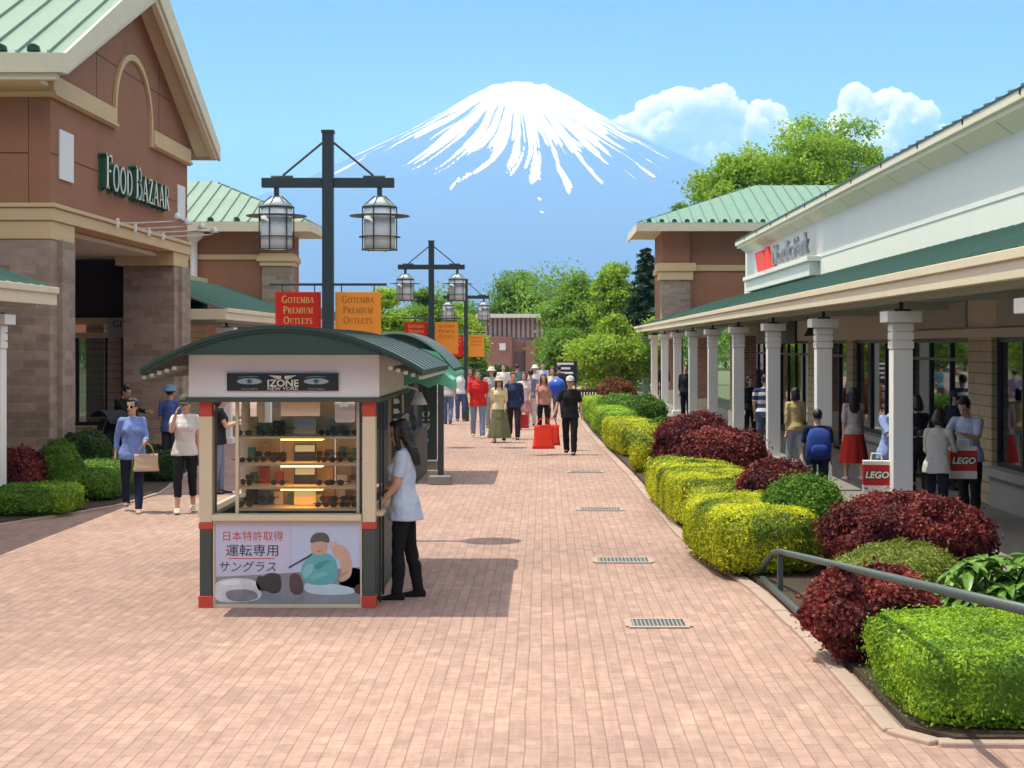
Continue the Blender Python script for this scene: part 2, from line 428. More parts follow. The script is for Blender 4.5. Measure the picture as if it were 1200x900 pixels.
def text_obj(body, size, name, mat, parent, loc, rot, extrude=.004, align='CENTER', xs=1.0, shear=0, weight=0):
    cu = bpy.data.curves.new('t', 'FONT'); cu.body = body; cu.size = size; cu.extrude = extrude; cu.align_x = align; cu.align_y = 'CENTER'; cu.shear = shear
    cu.offset = weight; cu.resolution_u = 3
    o = bpy.data.objects.new('t', cu); COL.objects.link(o)
    dg = bpy.context.evaluated_depsgraph_get()
    me = bpy.data.meshes.new_from_object(o.evaluated_get(dg))
    bpy.data.objects.remove(o); bpy.data.curves.remove(cu)
    ob = link(name, me, mat, parent, loc)
    ob.rotation_euler = rot; ob.scale = (xs, 1, 1)
    return ob

# ------------------------------------------------------------------ people
def ell(c, rx, ry, n=14, T=None, tilt=0, pw=1.0):
    out = []
    for j in range(n):
        a = 2*PI*j/n
        ca, sa = math.cos(a), math.sin(a)
        p = Vector((c[0]+rx*math.copysign(abs(ca)**pw, ca), c[1]+ry*math.copysign(abs(sa)**pw, sa), c[2]+tilt*math.sin(a)*ry))
        out.append(T(p) if T else p)
    return out

class Pose:
    def __init__(s, legL=(0,0), legR=(0,0), armL=(5,6,12,0), armR=(5,6,12,0), lean=0, pitch=0, yaw=0, legspread=0):
        s.__dict__.update(locals())

POSES = dict(
 stand=Pose(legL=(3,4), legR=(-3,2), armL=(4,7,15,5), armR=(-2,7,12,5)),
 walkA=Pose(legL=(20,6), legR=(-16,22), armL=(-16,8,14,0), armR=(18,8,26,4), lean=3),
 walkB=Pose(legL=(-17,24), legR=(19,5), armL=(19,8,26,4), armR=(-16,8,14,0), lean=3),
 strollA=Pose(legL=(12,5), legR=(-10,14), armL=(-9,7,14,2), armR=(10,7,22,5), lean=2),
 strollB=Pose(legL=(-11,15), legR=(12,4), armL=(10,7,24,5), armR=(-9,7,14,2), lean=2),
 browse=Pose(legL=(4,3), legR=(-4,4), armL=(22,4,65,8), armR=(26,4,60,12), lean=4, pitch=14),
 reach=Pose(legL=(6,5), legR=(-4,3), armL=(34,6,34,4), armR=(38,5,40,8), lean=10, pitch=22),
 phone=Pose(legL=(5,4), legR=(-4,3), armL=(28,5,80,22), armR=(24,5,85,24), lean=3, pitch=18),
)

def person(label, X, Y, h, rz, pose='stand', top=((.5,.5,.5), .6), bottom=('trousers', (.03,.03,.05), 1.0), hair=('dark', 'short'),
           cap=None, shoe=(.05,.045,.045), female=False, group=None, skin='skin', fine=False, z=0, width=1.0, sunglasses=False, legskin=True, extras=None):
    P = POSES[pose] if isinstance(pose, str) else pose
    s = h/1.70
    vox = (.0075 if fine else .0105)*min(1, s+.1)
    nm = [1 if female else 0][0]
    shx = (.152 if female else .176)*width
    hipx = .092*width
    hipz = .905
    lean = R(P.lean)
    def TB(p):                              # lean the upper body about the hips
        p = Vector(p)
        if p.z <= hipz: return p
        k = min(1, (p.z-hipz)/.18)
        a = lean*k
        dz, dy = p.z-hipz, p.y
        return Vector((p.x, dy*math.cos(a)-dz*math.sin(a), hipz+dz*math.cos(a)+dy*math.sin(a)))
    neck0 = TB((0,.012,1.40)); 
    # head frame
    hp = lean*.5 + R(P.pitch); hy = R(P.yaw)
    hpiv = TB((0,.005,1.485))
    HM = (Matrix.Rotation(hy, 3, 'Z') @ Matrix.Rotation(hp, 3, 'X'))   # +pitch looks down (towards -y, -z)
    def TH(p): return hpiv + HM @ Vector((p[0], p[1], p[2]))
    def legpts(side, leg):
        a, k = R(leg[0]), R(leg[1]); sp = R(2+P.legspread)
        hip = Vector((side*hipx, 0, hipz-.03))
        d1 = Vector((side*math.sin(sp)*.5, -math.sin(a), -math.cos(a)))
        knee = hip + d1*.415
        b = a-k
        d2 = Vector((0, -math.sin(b), -math.cos(b)))
        ank = knee + d2*.395
        return hip, knee, ank, b
    L = {1: legpts(1, P.legL), -1: legpts(-1, P.legR)}     # the person's left is +x when facing -y
    footz = min(l[2].z - (.03 if abs(l[3]) > .25 else 0) for l in L.values())
    dz0 = .075 - footz                                       # drop the body so that the lower foot stands on the ground
    def S(p): p = Vector(p); return Vector((p.x*s, p.y*s, (p.z+dz0)*s))
    def armpts(side, arm):
        a, ab, e, inw = [R(x) for x in arm]
        sh = TB((side*shx, .01, 1.368))
        d1 = Vector((side*math.sin(ab), -math.sin(a+lean*.5)*math.cos(ab), -math.cos(a+lean*.5)*math.cos(ab)))
        el = sh + d1*.275
        f = a+e+lean*.5
        d2 = Vector((side*math.sin(ab*.4-inw), -math.sin(f)*math.cos(inw), -math.cos(f)*math.cos(inw))).normalized()
        wr = el + d2*.235
        return sh, el, wr, d1, d2
    A = {1: armpts(1, P.armL), -1: armpts(-1, P.armR)}
    # ---------------- body
    b = MB()
    tors = [(.80,.135,.085,0),(.88,.155,.10,.012),(.96,.148,.10,.012),(1.06,.122 if female else .132,.088,.0),(1.16,.132,.095,-.006),(1.25,.15,.105,-.010),(1.32,.142,.092,.0),(1.375,.095,.064,.010),(1.425,.060,.052,.013)]
    b.rings([[S(q) for q in ell((0,cy,zz), rx*width, ry, 14, TB)] for zz, rx, ry, cy in tors])
    if female:
        for sd in (1,-1): b.ellipsoid(S(TB((sd*.068,-.085,1.235))), (.062*s,.052*s,.06*s), 10, 7)
    b.tube([S(TB((0,.014,1.37))), S(TB((0,.012,1.44))), S(TH((0,-.004,.03)))], [.058*s,.050*s,.053*s], 12)
    for sd in (1,-1):
        sh, el, wr, d1, d2 = A[sd]
        b.capsule(S(sh), S(el), .050*s, .037*s, 10); b.capsule(S(el), S(wr), .038*s, .025*s, 10)
        b.ellipsoid(S(sh), (.048*s,.048*s,.048*s), 10, 6)
        # hand: palm, four unequal fingers and a thumb
        side = Vector((0,0,1)).cross(d2)
        if side.length < .2: side = Vector((0,1,0))
        fw = Vector((0,-1,0)); fw = (fw - d2*fw.dot(d2))
        if fw.length < .3: fw = Vector((0,0,1)) - d2*d2.z
        fw.normalize(); pn = d2.cross(fw)*(-sd)                 # fw: thumb side, pn: palm normal
        pn = Vector((-sd,0,0)) if pn.length < .1 else pn.normalized()
        k0 = wr + d2*.085
        b.rings([[S(wr + d2*t + fw*(u*math.cos(q)) + pn*(w*math.sin(q))) for q in [2*PI*j/10 for j in range(10)]] for t, u, w in ((-.01,.024,.019),(.03,.036,.016),(.07,.041,.015),(.09,.037,.012))])
        fr = .0088 if fine else .0105
        for i, ln in enumerate((.062,.072,.068,.052)):
            o0 = wr + d2*.08 + fw*(.030-.020*i)*(1.0 if fine else 1.1)
            m1 = o0 + d2*ln*.5 + pn*.006; m2 = m1 + (d2*.8+pn*.6).normalized()*ln*.5
            b.capsule(S(o0), S(m1), fr*s, fr*.95*s, 7); b.capsule(S(m1), S(m2), fr*.95*s, fr*.8*s, 7)
        t0 = wr + d2*.03 + fw*.026; t1 = t0 + (d2*.6+fw*.7).normalized()*.035; t2 = t1 + (d2+fw*.15+pn*.3).normalized()*.032
        b.capsule(S(t0), S(t1), .012*s, .0105*s, 7); b.capsule(S(t1), S(t2), .0105*s, .009*s, 7)
    for sd in (1,-1):
        hip, kn, an, bb = L[sd]
        b.capsule(S(hip), S(kn), .082*s*width, .052*s, 12)
        mid = kn.lerp(an, .32) + Vector((0,.018,0))
        b.tube([S(kn+Vector((0,0,.02))), S(mid), S(kn.lerp(an,.7)), S(an)], [.050*s,.056*s,.040*s,.034*s], 12)
        b.ellipsoid(S(kn), (.052*s,)*3, 10, 6)
        fd = Vector((0,-math.cos(bb*.45), math.sin(bb*.45)*-1)) if bb < -.2 else Vector((0,-1,0))
        b.capsule(S(an+Vector((0,.03,-.035))), S(an+fd*.13+Vector((0,0,-.05))), .035*s, .024*s, 10)
    # head: profile rings (z relative to the skull pivot, chin at -.02, crown at +.215)
    prof = [(-.018,.022,.020,-.062),(.0,.040,.045,-.045),(.022,.053,.070,-.025),(.05,.062,.086,-.010),(.08,.067,.093,-.003),(.11,.071,.097,.002),(.14,.073,.098,.006),(.17,.068,.092,.008),(.195,.052,.072,.010),(.212,.025,.036,.012)]
    b.rings([[S(TH(q)) for q in ell((0,cy,zz), rx, ry, 18)] for zz, rx, ry, cy in prof])
    b.tube([S(TH((0,-.090,.108))), S(TH((0,-.101,.085))), S(TH((0,-.114,.064))), S(TH((0,-.096,.056)))], [.009*s,.0115*s,.0155*s,.012*s], 8)     # nose
    b.ellipsoid(S(TH((0,-.0905,.033))), (.021*s,.009*s,.008*s), 8, 5)                               # mouth
    b.ellipsoid(S(TH((0,-.080,-.004))), (.018*s,.016*s,.014*s), 8, 5)                                # chin
    for sd in (1,-1):
        b.ellipsoid(S(TH((sd*.073,.008,.082))), (.009*s,.019*s,.032*s), 8, 6)
        b.ellipsoid(S(TH((sd*.030,-.087,.114))), (.019*s,.007*s,.005*s), 8, 5)                        # brow ridge
    me = remesh(b, vox, 1)
    body = link('person', me, [M[skin], M['eye'], M['lips']], None, (X, Y, z), rz)
    tag(body, label, 'person', group)
    # paint eyes, brows and lips on the face surface
    HI = HM.inverted()
    mi = []
    for p in me.polygons:
        c = Vector(p.center)/s; c.z -= dz0
        q = HI @ (c - hpiv); m = 0
        if q.y < -.055 and abs(q.x) < .062:
            ax = abs(q.x)
            if ((ax-.030)/.016)**2 + ((q.z-.092)/.0075)**2 < 1: m = 1
            elif ((ax-.031)/.021)**2 + ((q.z-.116)/.005)**2 < 1: m = 1
            elif (q.x/.024)**2 + ((q.z-.033)/.009)**2 < 1: m = 2
        mi.append(m)
    me.polygons.foreach_set('material_index', mi)
    # ---------------- upper garment
    col, sl = top[0], top[1]; tlen = top[2] if len(top) > 2 else .0     # sl: 0 none .. 1 wrist
    t = MB()
    hem = .86 - tlen
    tr = [(hem-.01,.202+.16*tlen,.148+.2*tlen,.010),(.93,.194,.142,.010),(1.03,.150 if female else .160,.112,.0),(1.14,.153,.118,-.006),(1.24,.163,.124,-.010),(1.32,.158,.113,.0),(1.375,.118,.085,.01),(1.43,.072,.064,.012)]
    t.rings([[S(q) for q in ell((0,cy,zz), rx*width, ry, 16, TB)] for zz, rx, ry, cy in tr])
    if female:
        for sd in (1,-1): t.ellipsoid(S(TB((sd*.068,-.09,1.235))), (.07*s,.058*s,.066*s), 10, 7)
    for sd in (1,-1):
        sh, el, wr, d1, d2 = A[sd]
        t.ellipsoid(S(sh), (.060*s,.060*s,.060*s), 10, 6)
        t.tube([S(TB((sd*.07,.012,1.375))), S(sh)], [.052*s,.058*s], 10)
        if sl > 0:
            if sl <= .55:
                t.tube([S(sh), S(sh.lerp(el, sl/.55))], [.060*s, .057*s], 10)
            else:
                t.tube([S(sh), S(el), S(el.lerp(wr, (sl-.55)/.45))], [.060*s, .048*s, .037*s], 10)
                t.ellipsoid(S(el), (.05*s,)*3, 10, 6)
    link(top[3] if len(top) > 3 else 'shirt', remesh(t, vox*1.4, 1, .010*s, 8, X), cloth(col), body)
    # ---------------- lower garment
    kind, bc, bl = bottom
    t = MB()
    if kind in ('trousers', 'shorts'):
        t.rings([[S(q) for q in ell((0,cy,zz), rx*width, ry, 14)] for zz, rx, ry, cy in ((.80,.150,.105,.006),(.88,.172,.122,.010),(.97,.158,.114,.008),(1.01,.150,.108,.004))])
        loose = 1.0 if female else 1.12
        for sd in (1,-1):
            hip, kn, an, bb = L[sd]
            t.ellipsoid(S(hip), (.086*s*width,.100*s,.10*s), 12, 7)
            e = an.lerp(kn, .0) + Vector((0,.004,-.02))
            if bl >= .6:
                k = (bl-.5)/.5; e2 = kn.lerp(e, k)
                t.tube([S(hip), S(hip.lerp(kn,.5)), S(kn), S(kn.lerp(e2,.45)+Vector((0,.01,0))), S(e2)], [.088*s*width,.082*s*loose,.065*s*loose,.064*s*loose,.054*s*loose], 12)
            else:
                t.tube([S(hip), S(hip.lerp(kn, bl/.5))], [.096*s*width,.085*s*loose], 12)
    else:                                                       # skirt
        zh = .86 - bl*.80; kx = sum(l[1].y for l in L.values())/2
        rs = []
        for k in range(9):
            q = k/8; zz = .99-(.99-zh)*q; rx = .150+.13*q**.8*(.5+bl*.75); ry = .108+.12*q**.8*(.5+bl*.75)
            rs.append([S(Vector((rx*width*math.cos(2*PI*j/40)*(1+.07*q*math.sin(j*2*PI/40*9)), .006+kx*q*.6+ry*math.sin(2*PI*j/40)*(1+.07*q*math.sin(j*2*PI/40*9+1)), zz))) for j in range(40)])
        t.rings(rs[::-1])
    link(kind if kind != 'shorts' else 'shorts', remesh(t, vox*1.5, 1, .008*s, 7, Y), cloth(bc), body)
    # ---------------- shoes
    for sd in (1,-1):
        hip, kn, an, bb = L[sd]
        t = MB()
        lift = max(0, -bb-.25)*.35
        rs = []
        for yy, w, hh, zb in ((.075,.020,.045,0),(.06,.034,.070,0),(.0,.038,.085,0),(-.06,.042,.060,0),(-.12,.046,.045,0),(-.165,.036,.032,.004),(-.185,.016,.018,.008)):
            zz = yy+.0
            rot = -lift*1.6
            ring = []
            for q in [2*PI*j/12 for j in range(12)]:
                lz = zb-.078+hh*.5+hh*.5*math.copysign(abs(math.sin(q))**.7, math.sin(q)); lx = w*math.copysign(abs(math.cos(q))**.8, math.cos(q))
                ly = yy
                ring.append(S(an + Vector((lx, ly*math.cos(rot)-lz*math.sin(rot), lz*math.cos(rot)+ly*math.sin(rot)))))
            rs.append(ring)
        t.rings(rs)
        t.build('shoe', cloth(shoe, .6), body, smooth=True)
    # ---------------- hair
    hk, hl = hair
    if hk != 'none':
        t = MB()
        hm = {'dark': 'hair', 'brown': 'brownhair', 'grey': 'greyhair'}[hk]
        t.ellipsoid(S(TH((0,.026,.132))), (.083*s,.092*s,.097*s), 16, 10)
        t.ellipsoid(S(TH((0,-.035,.185))), (.062*s,.052*s,.038*s), 12, 7)
        for sd in (1,-1): t.ellipsoid(S(TH((sd*.062,-.006,.135))), (.022*s,.052*s,.058*s), 10, 6)
        if hl == 'long':
            t.rings([[S(TH(q)) for q in ell((0,cy,zz), rx, ry, 14)] for zz, rx, ry, cy in ((.14,.086,.085,.03),(.06,.092,.075,.045),(-.02,.098,.062,.06),(-.10,.105,.052,.075),(-.19,.095,.045,.085),(-.25,.06,.03,.09))])
            for sd in (1,-1):
                t.tube([S(TH((sd*.066,-.03,.16))), S(TH((sd*.084,-.035,.08))), S(TH((sd*.09,-.04,-.03))), S(TH((sd*.085,-.05,-.13)))], [.02*s,.024*s,.026*s,.014*s], 8)
        elif hl == 'bob':
            t.rings([[S(TH(q)) for q in ell((0,cy,zz), rx, ry, 14)] for zz, rx, ry, cy in ((.15,.084,.085,.03),(.07,.092,.080,.04),(.0,.092,.07,.045),(-.04,.075,.05,.05))])
        elif hl == 'bun':
            t.ellipsoid(S(TH((0,.11,.17))), (.042*s,.042*s,.042*s), 10, 7)
        elif hl == 'tail':
            t.tube([S(TH((0,.10,.16))), S(TH((0,.15,.10))), S(TH((0,.14,-.05))), S(TH((0,.12,-.15)))], [.03*s,.036*s,.034*s,.012*s], 9)
        link('hair', remesh(t, vox*1.1, 1, .006*s, 26, X), M[hm], body)
    if cap:
        t = MB(); ck, cc = cap
        if ck == 'cap':
            t.rings([[S(TH(q)) for q in ell((0,cy,zz), rx, ry, 18)] for zz, rx, ry, cy in ((.125,.092,.108,.010),(.165,.092,.108,.012),(.205,.078,.092,.014),(.232,.045,.055,.014),(.240,.01,.012,.014))])
            t.rings([[S(TH(q)) for q in ell((0,-.115,zz), .072, .075, 16)] for zz in (.128,.136)])
        else:                                                   # brimmed hat
            t.rings([[S(TH(q)) for q in ell((0,.012,zz), rx, ry, 20)] for zz, rx, ry in ((.118,.150,.165),(.132,.155,.17),(.150,.100,.118),(.20,.092,.11),(.235,.075,.09),(.243,.02,.03))])
        t.build('cap' if ck == 'cap' else 'hat', cloth(cc), body, smooth=True)
    if sunglasses:
        t = MB()
        for sd in (1,-1):
            t.rings([[S(TH((sd*.031+.024*math.cos(q), yy, .091+.019*math.sin(q)))) for q in [2*PI*j/12 for j in range(12)]] for yy in (-.104,-.096)])
            t.bar(S(TH((sd*.055,-.096,.096))), S(TH((sd*.078,.0,.096))), .004*s, .006*s)
        t.bar(S(TH((-.01,-.101,.096))), S(TH((.01,-.101,.096))), .004*s, .005*s)
        t.build('sunglasses', M['black'], body)
    if legskin is None: pass
    body['_s'] = s
    W = Matrix.Translation((X, Y, z)) @ Matrix.Rotation(rz, 4, 'Z')
    del body['_s']
    info = dict(body=body, s=s, hand={sd: W @ S(A[sd][2] + A[sd][4]*.11) for sd in (1,-1)}, shoulder={sd: W @ S(A[sd][0]) for sd in (1,-1)}, elbow={sd: W @ S(A[sd][1]) for sd in (1,-1)}, W=W, S=S, TB=TB)
    return info

def tote(label, hang, w, hgt, dep, col, rz=0, handle=.16, cat='bag', group=None, name='shopping_bag', band=None, slump=0):
    """bag hanging from a hand: hang = point the handles pass through"""
    x, y, z = hang
    t = thing(name, label, cat, (x, y, z-handle-hgt), rz, group)
    b = MB()
    rs = []
    for k in range(9):
        q = k/8; zz = hgt*q; e = 1-.10*slump*math.sin(q*3)
        bw = w/2*(1.0-.14*q*slump); bd = dep/2*(1-.75*q)
        rs.append([(bw*math.copysign(abs(math.cos(a))**.35, math.cos(a))*e, bd*math.copysign(abs(math.sin(a))**.5, math.sin(a))+.004*math.sin(k*2.1+a*3), zz) for a in [2*PI*j/24 for j in range(24)]])
    b.rings(rs)
    b.build('bag_body', cloth(col, .6), t, smooth=True)
    for sd in (1,-1):
        hb = MB(); pts = [(w*.28*math.cos(a)*1.0, sd*dep*.10, hgt-.02+(handle+.015)*math.sin(a)) for a in [PI*k/8 for k in range(9)]]
        hb.tube(pts, .008, 6); hb.build('handle', cloth(mul(col,.7), .6), t, smooth=True)
    return t
# ================================================================== people
GM = 'people walking down the mall'; GA = 'people under the shop canopy'; GFAR = 'far crowd at the end of the mall'
jeans, black, navy, white = (.10,.15,.27), (.016,.016,.018), (.022,.027,.06), (.68,.67,.66)
CAM = 0
def P(label, px, d, h, rz, pose, top, bottom, hair, **k):
    return person(label, gx(px,d), d, h, R(rz), pose, top, bottom, hair, **k)
# left
a = P('woman in a loose blue blouse and navy trousers walking, beige handbag on her arm', 155, 22.7, 1.60, 12, Pose(legL=(14,4),legR=(-12,20),armL=(14,10,62,8),armR=(-14,14,16,0),lean=2,yaw=-22), ((.20,.29,.62),.85,.06), ('trousers',navy,1.0), ('dark','tail'), female=True, shoe=(.42,.34,.28), sunglasses=True, group=GM)
h = a['hand'][1]; e = a['elbow'][1]
tote('beige leather handbag hanging from the arm of the woman in the blue blouse', ((h.x+e.x)/2+.02,(h.y+e.y)/2,(h.z+e.z)/2-.02), .36, .24, .13, (.52,.38,.28), R(15), .15, 'handbag', name='handbag', slump=.6)
P('person in grey-white T-shirt, dark cap and black cropped trousers, hand at the mouth', 217, 22.6, 1.62, 8, Pose(legL=(-8,12),legR=(12,4),armL=(-4,8,12,0),armR=(52,6,112,18),lean=1,pitch=6), ((.60,.57,.56),.34,.02), ('trousers',black,.80), ('dark','short'), cap=('cap',(.10,.10,.09)), shoe=(.62,.6,.58), female=True, group=GM)
P('person in blue shirt and blue brimmed hat by the stone pier, seen from behind', 200, 29.0, 1.60, 165, 'stand', ((.09,.13,.36),.5,.02), ('trousers',(.05,.05,.07),1), ('dark','short'), cap=('hat',(.16,.26,.36)), group=GM)
P('dark-clothed person bending over the black pushchair under the portico', 137, 30.5, 1.62, 60, Pose(legL=(8,4),legR=(-10,8),armL=(40,6,30,4),armR=(44,6,24,4),lean=22,pitch=14), (black,.95), ('trousers',black,1), ('dark','short'), group=GM)
st = thing('pushchair', 'black pushchair in the shade under the FOOD BAZAAR portico', 'pushchair', (gx(118,29.6), 29.6, 0), R(50))
q = MB(); q.prism([(-.34,.48),(.30,.42),(.34,.60),(.0,.58),(-.30,1.02),(-.42,.98)], 'x', -.22, .22); q.build('seat', cloth(black), st, bevel=.03)
q = MB(); q.rings([[(.25*math.cos(a_) if False else -.24+.48*k/8, -.28+.38*math.cos(t_), .78+.38*math.sin(t_)) for t_ in [PI*.25+PI*.62*j/10 for j in range(11)]] + [(-.24+.48*k/8, -.28+.36*math.cos(t_), .78+.36*math.sin(t_)) for t_ in [PI*.25+PI*.62*j/10 for j in range(10,-1,-1)]] for k in range(9)]); q.build('hood', cloth((.03,.03,.035)), st)
q = MB()
for sx in (-.25,.25): q.tube([(sx,-.55,1.02),(sx,-.30,.60),(sx,.42,.12)], .014, 8); q.tube([(sx,.20,.50),(sx,-.38,.12)], .014, 8)
q.tube([(-.25,-.55,1.02),(.25,-.55,1.02)], .018, 8); q.build('frame', M['steel'], st)
for sx in (-.27,.27):
    for yy in (.42,-.38):
        q = MB(); q.rings([[(xx, yy+.11*math.cos(a_), .115+.11*math.sin(a_)) for a_ in [2*PI*j/16 for j in range(16)]] for xx in (sx-.02,sx+.02)]); q.build('wheel', M['black'], st, bevel=.008)
P('woman with a dark vest standing behind the left side of the kiosk', 256, 25.5, 1.60, 100, 'phone', ((.02,.02,.024),.30,.02), ('trousers',(.18,.22,.32),1), ('dark','bob'), female=True, group=GM)
P('person in a white shirt and dark trousers seen through the kiosk, beyond its right post', 433, 33, 1.66, 10, 'walkA', ((.10,.13,.24),.4,.02), ('trousers',(.16,.05,.06),1), ('dark','short'), group=GM)
# at the kiosk
P('long-haired woman in pale blue T-shirt and black trousers browsing at the kiosk', 474, 14.95, 1.64, -92, Pose(legL=(7,5),legR=(-6,5),armL=(8,6,30,6),armR=(16,5,48,6),lean=2,pitch=13), ((.50,.60,.76),.42,.10), ('trousers',black,1.0), ('dark','long'), female=True, fine=True, shoe=black, group=GM)
# the crowd in the middle
P('man in a bright red T-shirt and blue jeans walking towards the camera', 560, 41, 1.72, 4, 'strollA', ((.62,.03,.03),.50,.05), ('trousers',(.22,.30,.45),1.0), ('dark','short'), shoe=(.55,.54,.52), width=1.12, group=GM, fine=True)
P('woman in a yellow and cream top with a long olive skirt', 585, 39, 1.58, -6, 'strollB', ((.66,.58,.36),.62,.0), ('skirt',(.15,.16,.09),.92), ('brown','long'), female=True, cap=('hat',(.55,.47,.36)), shoe=black, group=GM)
a = P('man in a navy jacket and dark trousers behind the woman in the olive skirt', 602, 40.4, 1.70, 0, 'walkA', ((.03,.045,.11),.95,.03), ('trousers',(.03,.022,.025),1.0), ('brown','short'), group=GM)
h = a['hand'][1]
tote('red shopping bag held by the man in the navy jacket', (h.x,h.y,h.z), .26, .34, .12, (.55,.04,.035), 0, .12)
P('woman with long brown hair, black cardigan, pink top and black trousers', 637, 42, 1.60, 2, 'strollA', ((.50,.24,.22),.3,.0), ('trousers',black,1.0), ('brown','long'), female=True, group=GM)
a = P('man in black with white cap striding ahead of the crowd, holding red bags', 668, 34.6, 1.66, -8, Pose(legL=(14,8),legR=(-8,14),armL=(-4,12,20,0),armR=(6,20,10,-8),lean=1), (black,.45,.05), ('trousers',black,1.0), ('dark','short'), cap=('cap',(.66,.64,.64)), shoe=black, fine=True, group=GM)
h = a['hand'][-1]
tote('big bright red shopping bag carried low by the man in black', (h.x-.20,h.y-.08,h.z+.02), .48, .50, .26, (.74,.045,.02), R(10), .16, slump=1)
tote('smaller bright red shopping bag behind the big red bag', (h.x-.02,h.y+.16,h.z+.02), .36, .44, .20, (.70,.04,.02), R(-14), .16, slump=.8)
bl = thing('balloon', 'round blue balloon floating between the black-dressed man and the long-haired woman', 'balloon', (gx(653,36), 36, gz(468,36)))
q = MB(); q.lathe([(.01,.0),(.03,.01),(.11,.09),(.165,.20),(.185,.29),(.165,.38),(.11,.44),(.04,.475),(.005,.48)], (0,0,0), 20); q.build('envelope', surf('balloon_blue', (.02,.09,.55), .3, .05, 3, 0), bl, smooth=True)
q = MB(); q.tube([(0,0,0),(.02,.01,-.25),(.06,.05,-.42)], .004, 5); q.build('string', M['kwhite'], bl)
P('person in a purple-grey shirt and white trousers walking away behind the crowd', 622, 47, 1.64, 182, 'strollB', ((.22,.18,.32),.4,.0), ('trousers',(.60,.58,.55),1.0), ('dark','short'), group=GFAR)
P('person in grey top and blue jeans at the left edge of the crowd', 525, 48, 1.66, 175, 'strollA', ((.42,.42,.46),.5,.0), ('trousers',jeans,1.0), ('dark','short'), group=GFAR)
P('person in white shirt and blue jeans left of the far lamp post', 540, 50, 1.66, 5, 'stand', ((.62,.64,.68),.45,.0), ('trousers',(.07,.11,.24),1.0), ('dark','short'), group=GFAR)
P('person in dark clothes between the two jeans wearers left of the far lamp post', 532, 53, 1.62, 170, 'strollB', ((.05,.06,.10),.6,.0), ('trousers',(.05,.06,.10),1.0), ('dark','bob'), female=True, group=GFAR)
P('person in a red top half hidden behind the far lamp post', 551, 52, 1.62, 0, 'strollA', ((.45,.06,.06),.5,.0), ('trousers',navy,1.0), ('dark','bob'), female=True, group=GFAR)
P('man in grey with a pale hat behind the woman in the olive skirt', 576, 46, 1.70, 4, 'stand', ((.36,.36,.38),.5,.0), ('trousers',(.3,.3,.33),1.0), ('grey','short'), cap=('hat',(.6,.58,.52)), group=GFAR)
P('woman in a striped white top and pink skirt behind the navy jacket', 614, 45, 1.60, -3, 'strollB', ((.62,.55,.58),.4,.0), ('skirt',(.50,.24,.26),.45), ('dark','bob'), female=True, group=GFAR)
P('person in a white shirt and white hat in the middle of the far crowd', 627, 54, 1.66, 3, 'stand', ((.70,.70,.70),.9,.0), ('trousers',(.4,.4,.42),1.0), ('dark','short'), cap=('hat',(.72,.70,.66)), group=GFAR)
P('person in dark jacket at the back of the crowd, below the black notice board', 655, 55, 1.66, 185, 'stand', ((.04,.04,.06),.95,.0), ('trousers',(.05,.05,.08),1.0), ('dark','short'), group=GFAR)
P('person in a pale top behind the white-capped man', 647, 51, 1.62, 0, 'stand', ((.58,.52,.46),.9,.0), ('trousers',(.1,.1,.14),1.0), ('brown','bob'), female=True, group=GFAR)
P('person in white at the back of the crowd behind the red shirt', 590, 56, 1.68, 0, 'stand', ((.66,.66,.68),.5,.0), ('trousers',(.12,.12,.16),1.0), ('dark','short'), group=GFAR)
P('person in teal at the back of the crowd behind the olive skirt', 606, 58, 1.66, 180, 'strollA', ((.10,.25,.28),.5,.0), ('trousers',(.1,.1,.13),1.0), ('dark','short'), group=GFAR)
P('person in pale blue at the back of the crowd beside the purple-grey shirt', 636, 60, 1.68, 0, 'stand', ((.40,.48,.60),.5,.0), ('trousers',(.14,.14,.2),1.0), ('dark','short'), group=GFAR)
# under the right canopy
P('person in dark clothes near the end of the arcade', 778, 64, 1.64, 10, 'stand', (black,.9,.0), ('trousers',(.03,.03,.06),1.0), ('dark','short'), group=GA)
P('dark-clothed person standing between the far arcade columns', 804, 50, 1.72, -20, 'stand', ((.02,.02,.025),.9,.0), ('trousers',black,1.0), ('dark','short'), group=GA)
P('person in black beside the sixth arcade column, half hidden', 879, 38, 1.60, 20, 'stand', (black,.5,.0), ('trousers',black,1.0), ('dark','bob'), female=True, group=GA)
a = P('man in a navy and white striped T-shirt and jeans half hidden by an arcade column', 897, 33.6, 1.72, 172, 'stand', ((.60,.61,.66),.45,.0), ('trousers',(.09,.12,.2),1.0), ('dark','short'), width=1.1, group=GA)
for ch in a['body'].children:
    if ch.name.startswith('shirt'):
        m, nt, b = newmat('striped_cloth'); sp = nt.nodes.new('ShaderNodeSeparateXYZ'); lk(nt, objco(nt), sp.inputs[0])
        mm = nt.nodes.new('ShaderNodeMath'); mm.operation = 'MULTIPLY'; lk(nt, sp.outputs[2], mm.inputs[0]); mm.inputs[1].default_value = 6.2
        fr = nt.nodes.new('ShaderNodeMath'); fr.operation = 'FRACT'; lk(nt, mm.outputs[0], fr.inputs[0])
        gt = nt.nodes.new('ShaderNodeMath'); gt.operation = 'GREATER_THAN'; lk(nt, fr.outputs[0], gt.inputs[0]); gt.inputs[1].default_value = .45
        lk(nt, mixrgb(nt, gt.outputs[0], (.62,.63,.68), (.03,.04,.12)), b.inputs['Base Color']); b.inputs['Roughness'].default_value = .85; ch.data.materials[0] = m
P('woman in a mustard yellow top and pale jeans under the canopy, seen from behind', 932, 29.6, 1.56, 190, 'strollA', ((.52,.40,.19),.8,.0), ('trousers',(.30,.34,.42),1.0), ('dark','bob'), female=True, group=GA)
